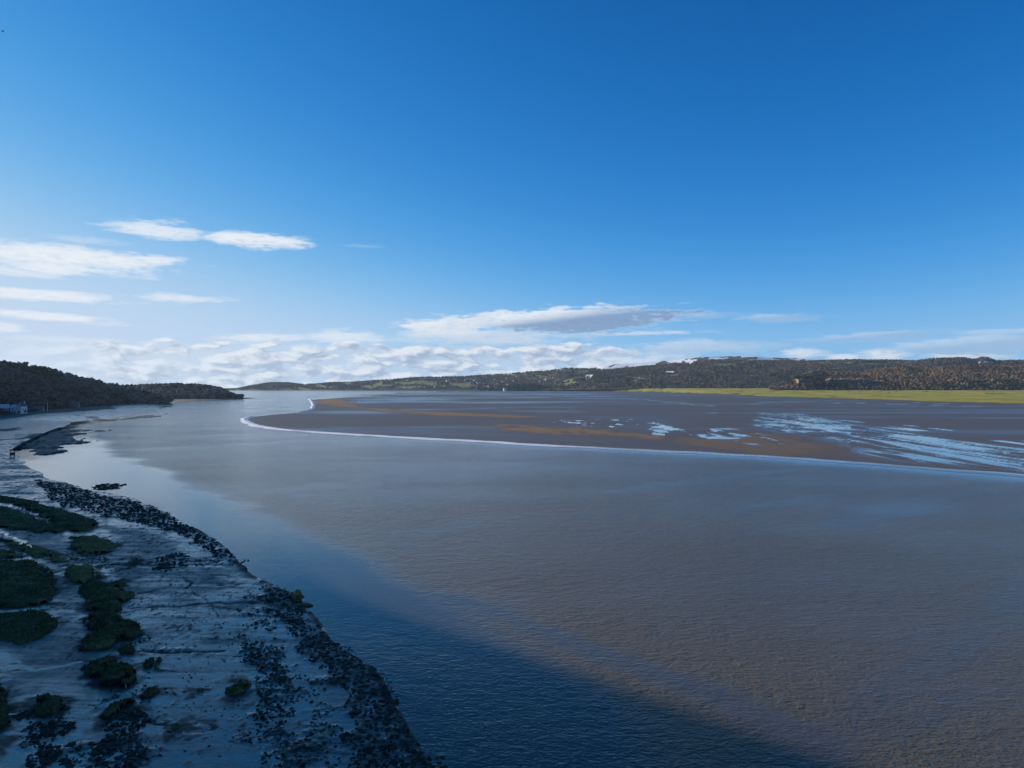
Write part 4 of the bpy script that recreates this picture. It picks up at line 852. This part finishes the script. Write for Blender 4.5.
for k, (x, y, s_) in enumerate(RK[:295]):
    i = k % 8
    if not rused[i]: rused[i] = True; o = near_rocks[i]
    else: o = near_rocks[i].copy(); COL.objects.link(o)
    o.location = (x, y, max(zg(x, y), -.05)+s_*.16); o.rotation_euler = (random.uniform(-.25,.25), random.uniform(-.25,.25), random.uniform(0,6.28)); o.scale = (s_*random.uniform(.9,1.5), s_*random.uniform(.8,1.1), s_*random.uniform(.7,1.2))
    tag(o, 'dark weed covered rock among the many rocks of the left shore', 'rock', 'dark weedy rocks of the left shore')
RS = RK[295:]; Vb, Fb = [], []
for k in range(10):
    q = RS[k::10]; n = len(q); th = rng.uniform(0,6.28,n); c_, s_ = np.cos(th), np.sin(th); zz = np.array([max(zg(x, y), -.05) for x, y, _ in q]); sc = q[:,2]
    B = shp1[k]*np.array([1.25,.9,1]); vx = (B[None,:,0]*c_[:,None]-B[None,:,1]*s_[:,None])*sc[:,None]+q[:,0:1]; vy = (B[None,:,0]*s_[:,None]+B[None,:,1]*c_[:,None])*sc[:,None]+q[:,1:2]; vz = B[None,:,2]*(sc*rng.uniform(.7,1.2,n))[:,None]+(zz+sc*.1)[:,None]
    off = sum(len(v) for v in Vb); Vb.append(np.stack([vx,vy,vz],-1).reshape(-1,3)); Fb.append((IF1[None]+np.arange(n)[:,None,None]*len(B)).reshape(-1,3)+off)
tag(mk('shore_stones', np.vstack(Vb), np.vstack(Fb), m_rock, smooth=False), 'countless small dark weedy stones strewn over the left shore', 'stones', None, 'stuff')
print('rocks', len(RK))
# the ochre rock at the corner of the shore
rx, ry = P(298, 599, .2); V_ = rock_shape(IV, 77, 1.25)*np.array([.8,.65,1.5]); o = mk('ochre_rock', V_, IF, m_ochre, smooth=False); o.location = (rx, ry, .55); tag(o, 'upright ochre coloured rock at the corner of the shore where the stones meet the water', 'rock')
rx, ry = P(303.5, 604, .2); V_ = rock_shape(IV, 78, .5)*np.array([1.3,.6,.5]); o = mk('ochre_rock', V_, IF, m_ochre, smooth=False); o.location = (rx, ry, .12); tag(o, 'flat brownish rock at the foot of the upright ochre rock, reaching into the water', 'rock')
# a bird high up on the left
bx, by, bz = UZ(2.5, 31, 160); r = tag(empty('bird', (bx, by, bz), R(30)), 'small dark bird flying high in the sky at the left edge', 'bird')
v_, f_ = tube([(-.24,0,0),(-.12,0,.02),(.05,0,.02),(.2,0,.03),(.28,0,.03)], [.02,.06,.075,.045,.01], 8); mk('body', v_, f_, m_bird, r)
for s_ in (-1,1):
    v_ = np.array([(.1,s_*.05,.04),(-.06,s_*.05,.04),(-.08,s_*.3,.14),(.09,s_*.3,.15),(-.1,s_*.62,.08),(-.02,s_*.62,.085)], float); v2 = v_-np.array([0,0,.012]); mk('wing', np.vstack([v_,v2]), np.array([(0,1,2,3),(3,2,4,5),(7,6,9,8),(8,9,10,11),(0,3,9,6),(3,5,11,9),(1,7,8,2),(2,8,10,4),(4,10,11,5)]), m_bird, r, smooth=False)
v_, f_ = box(-.4,-.2,-.06,.06,-.005,.01); mk('tail', v_, f_, m_bird, r, smooth=False)

# ------------------------------------------------------------------ the winter air over the estuary
hv, hf = box(-9300, 9300, -9300, 9300, -14, 330)
m_haze = bpy.data.materials.new('haze'); m_haze.use_nodes = True; t = NT(m_haze.node_tree); t.n.clear()
pv = t.node('ShaderNodeVolumePrincipled'); pv.inputs['Color'].default_value = c4(.52,.75,1.0); pv.inputs['Density'].default_value = 3.0e-5; pv.inputs['Anisotropy'].default_value = .2
ou = t.node('ShaderNodeOutputMaterial'); t.l.new(pv.outputs[0], ou.inputs['Volume'])
tag(mk('haze', hv, hf, m_haze, smooth=False), kind='stuff')
